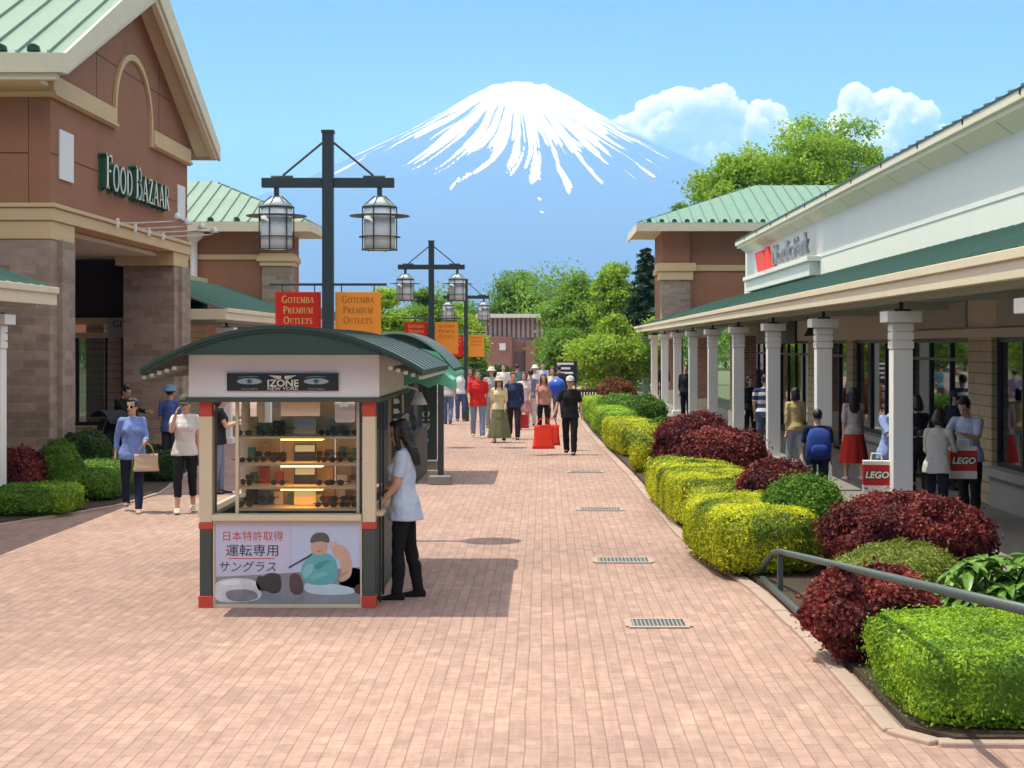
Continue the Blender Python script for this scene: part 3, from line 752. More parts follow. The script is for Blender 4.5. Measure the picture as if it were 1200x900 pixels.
a = P('boy in navy with a big blue backpack walking away beside the bushes', 958, 23.2, 1.42, 176, 'strollB', ((.02,.025,.06),.5,.04), ('trousers',(.03,.035,.06),1.0), ('dark','short'), width=1.1, group=GA)
W = a['W']; bp = thing('backpack', 'big blue backpack on the back of the boy in navy', 'backpack', tuple(W @ Vector((0,.15,.72))), R(176))
q = MB(); q.rings([[(rx*math.copysign(abs(math.cos(t_))**.6,math.cos(t_)), .055+ry*math.copysign(abs(math.sin(t_))**.6,math.sin(t_)), zz) for t_ in [2*PI*j/20 for j in range(20)]] for zz, rx, ry in ((-.01,.08,.05),(.02,.165,.085),(.18,.18,.10),(.32,.17,.09),(.41,.13,.065),(.44,.05,.03))]); q.build('main_bag', cloth((.035,.07,.30)), bp, smooth=True)
q = MB(); q.rings([[(rx*math.copysign(abs(math.cos(t_))**.6,math.cos(t_)), .15+ry*math.copysign(abs(math.sin(t_))**.6,math.sin(t_)), zz) for t_ in [2*PI*j/20 for j in range(20)]] for zz, rx, ry in ((.03,.06,.02),(.05,.12,.045),(.17,.12,.045),(.21,.07,.02))]); q.build('front_pocket', cloth((.03,.055,.25)), bp, smooth=True)
for sx in (-1,1):
    q = MB(); q.tube([(sx*.09,-.01,.40),(sx*.10,-.16,.42),(sx*.115,-.24,.30),(sx*.13,-.17,.12),(sx*.13,.0,.08)], .018, 7); q.build('strap', cloth((.02,.03,.12)), bp, smooth=True)
P('long-haired woman in pale blouse and red skirt walking away under the canopy', 1000, 28, 1.60, 186, 'strollA', ((.46,.42,.44),.6,.0), ('skirt',(.48,.035,.03),.66), ('dark','long'), female=True, shoe=(.6,.55,.5), group=GA)
a = P('man in a light blue shirt looking down at a camera behind the white column', 1043, 21.9, 1.66, 28, Pose(legL=(4,4),legR=(-4,3),armL=(30,6,62,18),armR=(34,6,58,16),lean=8,pitch=16), ((.28,.36,.66),.5,.04), ('trousers',(.06,.07,.12),1.0), ('dark','short'), fine=True, group=GA)
h = (a['hand'][1]+a['hand'][-1])/2
cmr = thing('camera', 'black camera held by the man in the light blue shirt', 'camera', (h.x, h.y, h.z-.03), R(28))
q = MB(); q.box(-.07,.07,-.035,.035,0,.095); q.box(-.03,.03,-.03,.03,.095,.125); q.build('camera_body', M['black'], cmr, bevel=.008)
q = MB(); q.rings([[(.036*math.cos(t_), yy, .045+.036*math.sin(t_)) for t_ in [2*PI*j/16 for j in range(16)]] for yy in (-.12,-.03)]); q.build('lens', M['dark'], cmr)
P('woman in a white sweater with a dark strap across her back, head bowed', 1098, 20.6, 1.52, 150, Pose(legL=(3,3),legR=(-3,3),armL=(18,10,40,2),armR=(24,8,52,10),lean=8,pitch=28), ((.60,.58,.57),.95,.06), ('trousers',(.02,.022,.035),1.0), ('dark','bob'), female=True, fine=True, group=GA)
P('shop assistant in a pale blue shirt and dark waistcoat leaning over the red paper bag', 1136, 21.4, 1.66, -38, Pose(legL=(5,4),legR=(-4,3),armL=(30,8,70,26),armR=(36,8,60,20),lean=12,pitch=26), ((.40,.46,.66),.45,.04), ('trousers',black,1.0), ('dark','short'), fine=True, group=GA)
sh = person.__doc__
P('person in black behind the white column, beside the man with the camera', 1076, 23.6, 1.60, 200, 'browse', (black,.95,.0), ('trousers',black,1.0), ('dark','bob'), female=True, group=GA)
P('person in dark blue looking into the shop window behind the waistcoat', 1118, 26.2, 1.62, 120, 'browse', ((.03,.035,.06),.9,.0), ('trousers',black,1.0), ('dark','short'), group=GA)
def toy_bag(label, x, y, z0, rz):
    t = thing('paper_bag', label, 'bag', (x, y, z0), rz, 'red paper bags under the canopy')
    q = MB(); q.box(-.17,.17,-.09,.09,0,.10,1); q.box(-.17,.17,-.09,.09,.10,.36,0); q.box(-.17,.17,-.09,.09,.36,.41,1); q.build('bag_body', [cloth((.50,.03,.025),.5), cloth((.66,.63,.60),.5)], t, bevel=.004)
    for s_ in (-.06,.06):
        q = MB(); q.tube([(-.07,s_,.40),(-.06,s_,.50),(.06,s_,.50),(.07,s_,.40)], .006, 6); q.build('handle', cloth((.7,.68,.65)), t)
    for k in (1,0):
        text_obj('LEGO', .115, 'lettering', M['black'] if k else M['letter'], t, (0,-.0915-.002*(1-k),.23), (PI/2,0,0), .001, xs=1.0, shear=.2, weight=.016 if k else .004)
toy_bag('red paper bag with white lettering hanging in front of the man with the camera', gx(1027,20.6), 20.6, .46, R(-8))
toy_bag('red paper bag with white lettering between the white sweater and the waistcoat', gx(1128,20.9), 20.9, .62, R(-6))
# ------------------------------------------------------------------ camera, sun, sky
cam = bpy.data.cameras.new('camera'); co = bpy.data.objects.new('camera', cam); COL.objects.link(co)
co.location = (0, 0, EYE); co.rotation_euler = (PI/2, 0, 0)
cam.sensor_width = 36; cam.lens = 36*F/1200; cam.shift_x = -37/1200; cam.shift_y = -45/1200
cam.clip_start = .1; cam.clip_end = 120000
scene.camera = co
SUN_EL, SUN_AZ = 71, -1       # azimuth: degrees the sun stands behind the square-left direction
sd = bpy.data.lights.new('sun', 'SUN'); sd.energy = 2.8; sd.angle = R(.53); sd.color = (.93, .965, 1.0)
so = bpy.data.objects.new('sun', sd); COL.objects.link(so)
sdir = Vector((-math.cos(R(SUN_EL))*math.cos(R(SUN_AZ)), -math.cos(R(SUN_EL))*math.sin(R(SUN_AZ)), math.sin(R(SUN_EL))))
so.rotation_euler = sdir.to_track_quat('Z', 'Y').to_euler(); so.location = (0, 0, 60)
w = bpy.data.worlds.new('World'); scene.world = w; w.use_nodes = True
nt = w.node_tree; bg = nt.nodes['Background']
sky = nt.nodes.new('ShaderNodeTexSky'); sky.sky_type = 'NISHITA'; sky.sun_disc = False
sky.sun_elevation = R(SUN_EL); sky.sun_rotation = math.atan2(sdir.x, sdir.y)
sky.altitude = 9500; sky.air_density = 1.0; sky.dust_density = 0; sky.ozone_density = 5
# bright cumulus fields added overhead, unseen above the frame, to fill the shade
tc = nt.nodes.new('ShaderNodeTexCoord'); sp = nt.nodes.new('ShaderNodeSeparateXYZ'); lk(nt, tc.outputs['Generated'], sp.inputs[0])
dv = nt.nodes.new('ShaderNodeVectorMath'); dv.operation = 'DIVIDE'; lk(nt, tc.outputs['Generated'], dv.inputs[0])
az = nt.nodes.new('ShaderNodeMath'); az.operation = 'ADD'; lk(nt, sp.outputs[2], az.inputs[0]); az.inputs[1].default_value = .12
cz = nt.nodes.new('ShaderNodeCombineXYZ'); [lk(nt, az.outputs[0], cz.inputs[k]) for k in range(3)]; lk(nt, cz.outputs[0], dv.inputs[1])
cn = ramp(nt, noise_tex(nt, dv.outputs[0], 1.3, 7, .62, .3), [(.44, 0.0), (.60, 1.0)])
el = nt.nodes.new('ShaderNodeMapRange'); el.interpolation_type = 'SMOOTHSTEP'; lk(nt, sp.outputs[2], el.inputs[0]); el.inputs[1].default_value = .24; el.inputs[2].default_value = .42
mk_ = nt.nodes.new('ShaderNodeMath'); mk_.operation = 'MULTIPLY'; lk(nt, cn, mk_.inputs[0]); lk(nt, el.outputs[0], mk_.inputs[1])
cw = nt.nodes.new('ShaderNodeRGB'); cw.outputs[0].default_value = (24, 23.6, 23, 1)
lk(nt, mixrgb(nt, mk_.outputs[0], sky.outputs[0], cw.outputs[0]), bg.inputs[0]); bg.inputs[1].default_value = .075
vs = scene.view_settings; vs.view_transform = 'Standard'; vs.look = 'None'; vs.gamma = 1; vs.use_curve_mapping = False; vs.exposure = .99
cy = scene.cycles
cy.max_bounces = 14; cy.diffuse_bounces = 5; cy.glossy_bounces = 3; cy.transmission_bounces = 4; cy.transparent_max_bounces = 10; cy.volume_bounces = 12
cy.use_denoising = True; cy.use_adaptive_sampling = True; cy.adaptive_threshold = .012; cy.sample_clamp_indirect = 6
cy.caustics_reflective = False; cy.caustics_refractive = False

# ------------------------------------------------------------------ ground
def struct(mb, name, mat, **k): return tag(mb.build(name, mat, **k), kind='structure')
g = MB(); g.add([(-14000,-2500,-.012),(14000,-2500,-.012),(14000,28000,-.012),(-14000,28000,-.012)], [(0,1,2,3)])
struct(g, 'ground', M['ground'])
g = MB(); g.add([(-16,-6,0),(4.25,-6,0),(4.25,120,0),(-16,120,0)], [(0,1,2,3)])
struct(g, 'paving', M['paving'])
g = MB(); g.add([(4.25,-6,.0),(6.6,-6,.0),(6.6,74,.0),(4.25,74,.0)], [(0,1,2,3)])
struct(g, 'walkway', M['floor'])
# planter soil beds
def bed(pts, z=.05):
    g = MB(); g.prism(pts, 'z', -.01, z); return struct(g, 'planter_bed', M['soil'])
RK = [(1.15,52),(1.22,44),(1.38,36),(1.55,29.5),(1.62,24.5),(1.68,19.9),(1.80,18.0),(2.02,15.4),(2.10,12.8),(2.10,9.75),(2.30,9.45)]
bed([(x+.1, y) for x, y in RK] + [(4.2,9.45),(4.2,52)])
LK = [(-7.4,17.0),(-7.3,20.4),(-6.9,21.4),(-6.2,23.4),(-6.05,25.5),(-6.4,28.5),(-6.8,33)]
bed(LK + [(-7.9,33),(-7.9,17)])
g = MB()
for pts in (RK + [(4.2,9.35)], LK):
    for (xa, ya), (xb, yb) in zip(pts[:-1], pts[1:]):
        n = max(1, int(math.hypot(xb-xa, yb-ya)/.6))
        for i in range(n):
            a, b = i/n, (i+1)/n-.012/max(.3, math.hypot(xb-xa, yb-ya))
            g.bar((xa+(xb-xa)*a, ya+(yb-ya)*a, -.012), (xa+(xb-xa)*b, ya+(yb-ya)*b, -.012), .12, .085+.008*math.sin(i*3.1+xa*9))
struct(g, 'kerb', M['kerb'], bevel=.012)
for i, (px, py, w_, lab) in enumerate([(771,731,.50,'steel drain grate in the paving nearest the camera'),(730,657,.60,'steel drain grate in the paving beside the big yellow hedge'),(703,597,.62,'steel drain grate in the paving beside the long yellow hedge'),(686,553,.62,'small far drain grate in the paving, beside the round yellow bush')]):
    d = gd(py)
    t = thing('drain_grate', lab, 'drain', (gx(px,d), d, .004), 0, 'drain grates along the paving')
    fr = MB(); hw, hd = w_/2, .20
    for a in (-1,1): fr.box(-hw, hw, a*hd-.03, a*hd+.03, 0, .008); fr.box(a*hw-.03, a*hw+.03, -hd+.03, hd-.03, 0, .0075)
    fr.build('frame', M['kerb'], t)
    pit = MB(); pit.box(-hw+.03, hw-.03, -hd+.03, hd-.03, -.001, .001); pit.build('pit', M['black'], t)
    sl = MB()
    for k in range(13): sl.box(-hw+.035+k*(w_-.07)/13, -hw+.035+(k+.55)*(w_-.07)/13, -hd+.03, hd-.03, .002, .006)
    sl.build('bars', cloth((.22,.23,.23), .5), t)

# ------------------------------------------------------------------ roofs
def seam_roof(mb, a, b, c, d, pitch=.45, rib=.035, th=.06, rh=.05, m=0):
    """sheet a,b (eave, left to right) c,d (ridge, right to left) with standing seams running up the slope"""
    a, b, c, d = map(Vector, (a, b, c, d))
    n = (b-a).cross(d-a).normalized()
    if n.z < 0: n = -n
    lo = [p - n*th for p in (a, b, c, d)]
    mb.add([a,b,c,d]+lo, [(0,1,2,3),(7,6,5,4),(0,4,5,1),(1,5,6,2),(2,6,7,3),(3,7,4,0)], m)
    e = (b-a); L = e.length; e = e/L; up = (d-a) - e*(d-a).dot(e); upd = up.normalized(); H = up.length
    offd, offc = (d-a).dot(e), (c-a).dot(e)
    k = int(L/pitch)
    for i in range(k+1):
        u = (i+.5)*L/(k+1)
        # clip against the side edges (hip)
        hmax = H
        if u < offd: hmax = H*u/offd
        if u > offc and L-offc > 1e-6: hmax = min(hmax, H*(L-u)/(L-offc))
        if hmax < .15: continue
        p = a + e*u + n*rh/2; q = p + upd*hmax
        s = e*rib/2; t = n*rh/2
        vs = [x+s*i1+t*j1 for x in (p - upd*.03, q) for i1, j1 in ((-1,-1),(1,-1),(1,1),(-1,1))]
        mb.add(vs, [(0,1,2,3),(7,6,5,4),(0,4,5,1),(1,5,6,2),(2,6,7,3),(3,7,4,0)], m)
    return n

def snow_guards(mb, a, b, n=24, m=0):
    a, b = Vector(a), Vector(b)
    for i in range(n):
        p = a.lerp(b, (i+.5)/n)
        mb.prism([(p.x-.10,p.z-.01),(p.x+.10,p.z-.01),(p.x+.08,p.z+.07),(p.x+.02,p.z+.10),(p.x-.04,p.z+.10),(p.x-.09,p.z+.06)], 'y', p.y-.03, p.y+.05, m)

# ================================================================== LEFT: food hall
FX = -8.0; D0, D1 = 26.3, 36.4
FH = thing('food_hall', 'brown gabled hall with a tall arch and FOOD BAZAAR lettering', 'building', (FX, D0, 0))
OFF = (FX, D0, 0)
def fh(mb, name, mat, **k): return mb.build(name, mat, FH, OFF, **k)
zc0, zc1 = 6.36, 6.72; zb0, zb1 = 4.16, 4.57; dm = (D0+D1)/2; zap = 9.05
b = MB()   # walls: gable front facing the street (x), camera side (y), far side, back
def gable(x0, x1, m=0):
    b.prism([(D0,zb1),(D1,zb1),(D1,7.04),(dm,9.31),(D0,7.04)], 'x', x0, x1, m)
gable(FX-.35, FX)
b.box(-18, FX-.36, D0, D0+.3, zb1, zc0+.32); b.box(-18, FX-.36, D1-.3, D1, zb1, zc0+.3); b.box(-18.3,-18, D0, D1, 0, zc0+.3)
wall = fh(b, 'wall', M['brown'])
j = MB()   # joints scored in the panels
for z in (5.45,):
    j.box(FX-.001, FX+.004, D0, D1, z, z+.018); j.box(-18, FX-.36, D0-.004, D0+.001, z, z+.018)
j.box(FX-.001, FX+.004, D0+1.6, D1-1.6, 7.55, 7.568)
for yy in (29.0, 33.7): j.box(FX-.001, FX+.004, yy, yy+.018, zc1, 8.2)
for xx in (-9.2,-10.6,-12): j.box(xx, xx+.018, D0-.004, D0+.001, zb1, zc0)
j.build('panel_joints', cloth((.10,.04,.025)), wall, OFF)
b = MB()   # cornice band, broken by the arch
b.box(FX+.002, FX+.09, D0-.09, 30.1, zc0, zc1); b.box(-18, FX, D0-.09, D0-.002, zc0, zc1)
b.box(FX+.09, FX+.13, D0-.13, 30.1, zc0+.02, zc0+.08); b.box(-18, FX+.09, D0-.13, D0-.09, zc0+.02, zc0+.08)
fh(b, 'cornice', M['tan'], bevel=.01)
b = MB(); b.box(FX+.002, FX+.09, 33.0, D1, zc0, zc1); b.box(FX+.09, FX+.13, 33.0, D1, zc0+.02, zc0+.08); fh(b, 'cornice', M['tan'], bevel=.01)
b = MB()   # arch trim
ac, ar = (30.1+33.0)/2, (33.0-30.1)/2
pts = [(30.1,zc0)]+[(ac-ar*math.cos(a), 6.75+1.22*math.sin(a)) for a in [PI*k/22 for k in range(23)]]+[(33.0,zc0)]
inn = [(30.215,zc0)]+[(ac-(ar-.115)*math.cos(a), 6.75+1.105*math.sin(a)) for a in [PI*k/22 for k in range(23)]]+[(32.885,zc0)]
for i in range(len(pts)-1):
    q = [pts[i], pts[i+1], inn[i+1], inn[i]]
    b.prism(q, 'x', FX+.002, FX+.06)
fh(b, 'arch_trim', M['tan'])
b = MB()   # entablature over the piers, stepped
b.box(FX-1.3, FX+.06, D0-.06, D1+.05, zb0+.20, zb1-.003); b.box(-18, FX-1.3, D0-.06, D0+.3, zb0+.20, zb1-.003)
b.box(FX-1.25, FX+.02, D0-.02, D0+1.3, zb0-.10, zb0+.2); b.box(FX-1.25, FX+.02, 35.0, D1+.02, zb0-.1, zb0+.2); b.box(-18, FX-1.26, D0-.015, D0+.3, zb0-.1, zb0+.2)
b.box(FX-1.3, FX+.10, D0-.10, D1+.07, zb1, zb1+.07); b.box(-18, FX-1.3, D0-.10, D0-.003, zb1, zb1+.07)
fh(b, 'entablature', M['tan'], bevel=.012)
for y0, y1 in ((D0, D0+1.15), (35.15, D1)):      # stone piers
    b = MB(); b.box(FX-1.12, FX, y0, y1-.02, 0, zb0-.1); b.box(FX-.02, FX+.09, y0+.38, y1-.06, 0, zb0-.103); b.box(FX-1.16, FX+.05, y0-.05, y1+.05, 0, .5)
    fh(b, 'pier', M['pierstone'], bevel=.015)
b = MB(); b.box(-18, FX-1.3, D0+.04, D0+.34, 0, zb0-.1); fh(b, 'side_wall', M['pierstone'])
b = MB(); b.box(-12, FX-.36, D0+.3, D1-.3, zb0+.1, zb0+.18); fh(b, 'ceiling', M['ceil'])
b = MB()   # portico back and end walls with shop windows
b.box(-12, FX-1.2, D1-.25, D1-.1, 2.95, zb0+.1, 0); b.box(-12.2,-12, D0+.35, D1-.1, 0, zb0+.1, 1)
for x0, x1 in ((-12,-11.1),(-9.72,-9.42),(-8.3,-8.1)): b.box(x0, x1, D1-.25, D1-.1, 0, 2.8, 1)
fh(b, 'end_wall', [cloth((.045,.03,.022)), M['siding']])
b = MB(); b.box(-12, FX-1.15, D1-.32, D1-.08, 2.8, 2.95); b.box(-11.12,-9.66, D1-.33, D1-.25, 2.5, 2.62); fh(b, 'window_lintel', M['tan'], bevel=.01)
for x0, x1 in ((-11.1,-9.72),(-9.42,-8.3)):
    f = MB(); 
    for xx in (x0, (x0+x1)/2-.03, x1-.06): f.box(xx, xx+.06, D1-.24, D1-.14, .55, 2.6)
    f.box(x0+.06, x1-.06, D1-.235, D1-.145, .55, .63); f.box(x0+.06, x1-.06, D1-.235, D1-.145, 2.5, 2.6)
    wf = fh(f, 'window', M['black'])
    q = MB(); q.box(x0+.06, x1-.06, D1-.2, D1-.19, .63, 2.5); q.build('pane', M['glass'], wf, OFF)
    q = MB(); q.box(x0, x1, D1-.26, D1-.1, 0, .55); q.build('sill', M['siding'], wf, OFF)
sg = MB(); sg.box(-9.7,-8.15, D1-.36, D1-.30, 2.52, 2.94); sgo = fh(sg, 'shop_sign', cloth((.45,.42,.38), .5))
text_obj('GIVENCHY', .22, 'lettering', M['black'], sgo, (-9.05-FX, D1-.365-D0, 2.80), (PI/2,0,0), .004)
text_obj('PARFUMS', .13, 'lettering', M['black'], sgo, (-9.05-FX, D1-.365-D0, 2.62), (PI/2,0,0), .004)
b = MB(); b.box(-9.35,-8.75, D1-.30, D1-.27, 1.15, 1.95); fh(b, 'poster', M['kwhite'])
for y0, y1, z0, z1 in ((26.72,27.5,5.08,5.9),(35.35,36.05,5.1,5.85)):
    p = MB(); p.box(FX+.003, FX+.035, y0, y1, z0, z1); fh(p, 'wall_panel', M['bluewhite'], bevel=.006)
# lettering
lt = MB(); back = MB()
sc_ = 4.95/serif_text(MB(), 'Food BazaaR', lambda u,v,w_: (0,0,0), .62, .1)
serif_text(lt, 'Food BazaaR', lambda u,v,w_: (FX+.06+w_, 29.1+u*sc_, 5.17+v), .62, .09, 0, 1)
serif_text(back, 'Food BazaaR', lambda u,v,w_: (FX+.004+w_, 29.1+u*sc_, 5.15+v*1.0), .62, .05, 0, 0, grow=.05)
lo = fh(lt, 'lettering', [M['letter'], M['green']]); back.build('letter_backing', M['green'], lo, OFF)
for i, (y, L_) in enumerate(((30.0,1.25),(31.3,1.15),(32.4,1.2),(33.6,1.2))):   # goose-neck sign lamps
    q = MB(); q.box(FX+.1, FX+.14, y-.035, y+.035, zb1-.05, zb1+.12)
    q.tube([(FX+.13,y,zb1+.02),(FX+.5,y,zb1+.03),(FX+L_-.1,y,zb1+.06),(FX+L_,y,zb1+.12)], .012, 8)
    ln = fh(q, 'sign_lamp', M['kwhite'])
    q = MB(); q.lathe([(.02,.12),(.045,.09),(.095,.0),(.088,.0),(.04,.08)], (FX+L_-.03, y, zb1+.1), 14); q.build('lamp_shade', M['kwhite'], ln, OFF, smooth=True)
# roof
sl = (9.62-6.9)/(dm-25.4); ex = -7.5
b = MB()
seam_roof(b, (-18,25.4,6.92), (ex,25.4,6.92), (ex,dm,9.64), (-18,dm,9.64), pitch=.52)
seam_roof(b, (ex,37.3,6.92), (-18,37.3,6.92), (-18,dm,9.64), (ex,dm,9.64), pitch=.52)
b.bar((-18,dm,9.68),(ex+.02,dm,9.68),.26,.08)
rf = fh(b, 'roof', M['roofpale'])
q = MB(); snow_guards(q, (-17.6,25.46,6.97), (ex-.25,25.46,6.97), 19); q.build('snow_guards', M['kroof'], rf, OFF)
b = MB()
b.box(-18, ex-.003, 25.30, 25.38, 6.60, 6.90); b.box(-18, ex-.13, 25.385, 25.55, 6.50, 6.598)              # eave fascia
b.box(-18, ex-.003, 37.32, 37.4, 6.60, 6.90)
for s_, ya in ((1,25.3),(-1,37.4)):                                                                     # rake boards
    pr = [(ya,6.58),(ya,6.90),(dm,9.66),(dm,9.12)]
    b.prism(pr, 'x', ex, ex+.05)
    pr = [(ya+s_*.25,6.60),(ya+s_*.10,6.64),(dm,9.30),(dm,8.98)]
    b.prism(pr, 'x', ex-.12, ex-.004)
    for k in range(1):                                                                                  # soffit under the rake
        a0, a1 = Vector((0,ya,6.70)), Vector((0,dm,9.36))
        yb_ = ya+s_*.09; b.add([(FX,yb_,6.66),(ex-.002,yb_,6.66),(ex-.002,dm,9.30),(FX,dm,9.30),(FX,yb_,6.70),(ex-.002,yb_,6.70),(ex-.002,dm,9.34),(FX,dm,9.34)], [(0,1,2,3),(7,6,5,4),(0,4,5,1),(1,5,6,2),(2,6,7,3),(3,7,4,0)])
b.box(-18, FX-.005, 25.555, D0, 6.52, 6.58)
fh(b, 'roof_trim', M['cream'])

# ================================================================== arcades
def arcade_column(mb, x, y, w=.25, zt=2.76, s=1):
    h = w/2
    mb.box(x-h, x+h, y-h, y+h, .0, 2.28)
    for k, z in enumerate((2.29, 2.40, 2.51)): mb.box(x-h-.012, x+h+.012, y-h-.012, y+h+.012, z, z+.095)
    mb.box(x-h+.01, x+h-.01, y-h+.01, y+h-.01, 2.28, 2.62)
    mb.box(x-h-.095, x+h+.095, y-h-.095, y+h+.095, 2.62, zt)
    mb.box(x-h-.05, x+h+.05, y-h-.05, y+h+.05, 0, .14)

def arcade(parent, off, xe, xc, xw, y0, y1, ys, ze=2.92, zt=3.19, zw=4.0, label='canopy'):
    s = 1 if xw > xe else -1
    b = MB()
    a, bb = ((xe,y1,zt),(xe,y0,zt)) if s > 0 else ((xe,y0,zt),(xe,y1,zt))
    c, d = ((xw,y0,zw),(xw,y1,zw)) if s > 0 else ((xw,y1,zw),(xw,y0,zw))
    seam_roof(b, a, bb, c, d, pitch=.5, rh=.03)
    cr = b.build('canopy_roof', M['canopygreen'], parent, off)
    b = MB(); b.box(xe-s*.05, xe+s*.05, y0, y1, ze, zt-.03); b.box(xe-s*.085, xe-s*.05, y0, y1, zt-.10, zt-.005)
    b.box(xe-s*.05, xw, y0-.06, y0, ze, zt-.03) 
    b.build('canopy_fascia', M['cream'], parent, off, bevel=.008)
    b = MB(); b.box(xc-.10, xc+.10, y0+.1, y1, 2.88, 3.02); b.box(xe+s*.051, xw, y0+.05, y1, 3.03, 3.05)
    for y in ys: b.box(min(xc+s*.11,xw), max(xc+s*.11,xw), y-.07, y+.07, 2.90, 3.025)
    b.build('beam', M['beam'], parent, off)
    for y in ys:
        q = MB(); arcade_column(q, xc, y); cobj = q.build('column', M['colwhite'], parent, off, bevel=.008)
        q = MB(); q.box(xc-.10, xc+.10, y-.1, y+.1, 2.762, 2.79); q.box(xc-.025, xc+.025, y-.025, y+.025, 2.79, 2.88); q.build('column_pin', M['black'], cobj, off)

LA = thing('arcade', 'near left arcade with one white column and cream edged canopy', 'arcade', (-7.5, 16, 0))
arcade(LA, (-7.5,16,0), -7.22, -7.55, -9.6, 4, 23.9, [22.3,16.6,10.9])
b = MB(); b.box(-10.2,-9.6, 4, 25.8, 0, 4.6); b.build('wall', M['siding'], LA, (-7.5,16,0))
LB = thing('arcade', 'far left arcade canopy running beyond the FOOD BAZAAR hall', 'arcade', (-7.5, 44, 0))
arcade(LB, (-7.5,44,0), -7.25, -7.55, -9.9, 36.8, 66, [38.6,44.2,50,55.8,61.5], zw=4.15)
b = MB(); b.box(-10.3,-9.9, 36.5, 47.8, 0, 4.3); b.build('wall', M['siding'], LB, (-7.5,44,0))

# ---------------- second left building
B2 = thing('brown_building', 'brown hip-roofed building beyond the FOOD BAZAAR hall with a corner pier', 'building', (-8, 50, 0)); O2 = (-8, 50, 0)
b = MB(); b.box(-20,-8.0, 50, 50.3, 2.5, 5.95); b.box(-8.3,-8.0, 50.3, 53, 2.5, 5.95); b.build('wall', M['brown'], B2, O2)
b = MB(); b.box(-20,-8.62, 49.93, 50.02, 4.98, 5.14); b.box(-8.02,-7.93, 50.84, 53, 4.98, 5.14); b.box(-8.72,-7.70, 49.75, 50.75, 4.78, 5.16); b.box(-8.80,-7.62, 49.67, 50.83, 4.92, 5.08)
b.build('band', M['tan'], B2, O2, bevel=.012)
b = MB(); b.box(-8.65,-7.77, 49.82, 50.68, 0, 4.78); b.build('pier', M['pierstone'], B2, O2)
b = MB(); b.box(-8.62,-7.80, 49.85, 50.65, 5.16, 5.93); b.build('pier_top', M['brown'], B2, O2)
b = MB(); ze = 6.08
seam_roof(b, (-21,49.0,ze), (-7.1,49.0,ze), (-10.9,53.6,7.75), (-21,53.6,7.75), pitch=.42)
seam_roof(b, (-7.1,49.0,ze), (-7.1,53.6,ze), (-10.9,53.61,7.75), (-10.9,53.6,7.75), pitch=.42)
rf = b.build('roof', M['roofpale'], B2, O2)
q = MB(); snow_guards(q, (-20.8,49.05,ze+.04), (-7.3,49.05,ze+.04), 17); q.build('snow_guards', M['kroof'], rf, O2)
b = MB(); b.box(-21,-7.05, 48.93, 49.0, 5.78, ze-.02); b.box(-7.09,-7.02, 49.0, 53.6, 5.78, ze-.02); b.box(-21,-7.09, 49.0, 53.6, 5.85, 5.90); b.build('eave_trim', M['cream'], B2, O2)
b = MB(); b.tube([(-10.75,49.85,2.9),(-10.75,49.85,5.7)], .11, 10); b.lathe([(.12,0),(.3,.18),(.34,.3),(.05,.34)], (-10.75,49.8,5.5), 14); b.build('downpipe', M['kwhite'], B2, O2)

# ================================================================== RIGHT: white shop row
XW = 6.6; W0, W1 = 6.0, 53.0
WS = thing('shop_row', 'long white shop row with a green canopy on white columns and overhanging eave', 'building', (XW, 30, 0)); OW = (XW, 30, 0)
def ws(mb, name, mat, **k): return mb.build(name, mat, WS, OW, **k)
b = MB(); b.box(XW, XW+.3, W0, W1, 3.9, 5.52); b.box(XW+.3, 14, W1-.3, W1, 0, 5.52); b.box(XW, XW+.3, 42, W1, 2.45, 3.9); ws(b, 'wall', M['bluewhite'])
b = MB(); b.box(XW-.05, XW-.002, W0, W1, 4.42, 4.50); b.box(XW-.035, XW-.002, W0, W1, 4.0, 4.42)
ws(b, 'wall_band', M['white'], bevel=.006)
b = MB()   # boxed eave: gutter, soffit panels, crown
b.box(6.21, 6.29, W0, 52.6, 5.55, 5.69); b.box(6.27, 6.33, W0, 52.6, 5.47, 5.56)
b.add([(6.30,W0,5.53),(XW,W0,5.31),(XW,52.6,5.31),(6.30,52.6,5.53),(6.30,W0,5.60),(XW,W0,5.60),(XW,52.6,5.60),(6.30,52.6,5.60)], [(0,1,2,3)[::-1],(7,6,5,4)[::-1],(0,4,5,1)[::-1],(1,5,6,2)[::-1],(2,6,7,3)[::-1],(3,7,4,0)[::-1]])
ea = ws(b, 'eave', M['palecream'])
b = MB()
for k in range(20): b.add([(6.30,W0+k*2.4,5.527),(XW,W0+k*2.4,5.307),(XW,W0+k*2.4+.03,5.307),(6.30,W0+k*2.4+.03,5.527)], [(0,1,2,3)])
b.build('soffit_joints', M['stone'], ea, OW)
b = MB(); b.box(6.195, 6.215, W0, 52.65, 5.675, 5.70)
for k in range(16): b.box(6.19, 6.212, W0+.6+k*2.9, W0+.625+k*2.9, 5.60, 5.69)
b.build('gutter_lip', M['dark'], ea, OW)
b = MB(); seam_roof(b, (6.29,52.6,5.72), (6.29,W0,5.72), (13,W0,7.4), (13,52.6,7.4), pitch=.6); ws(b, 'roof', M['roofteal'])
arcade(WS, OW, 4.2, 4.5, XW, 8, 74, [14.55]+[20.42+5.68*k for k in range(10)], label='canopy')
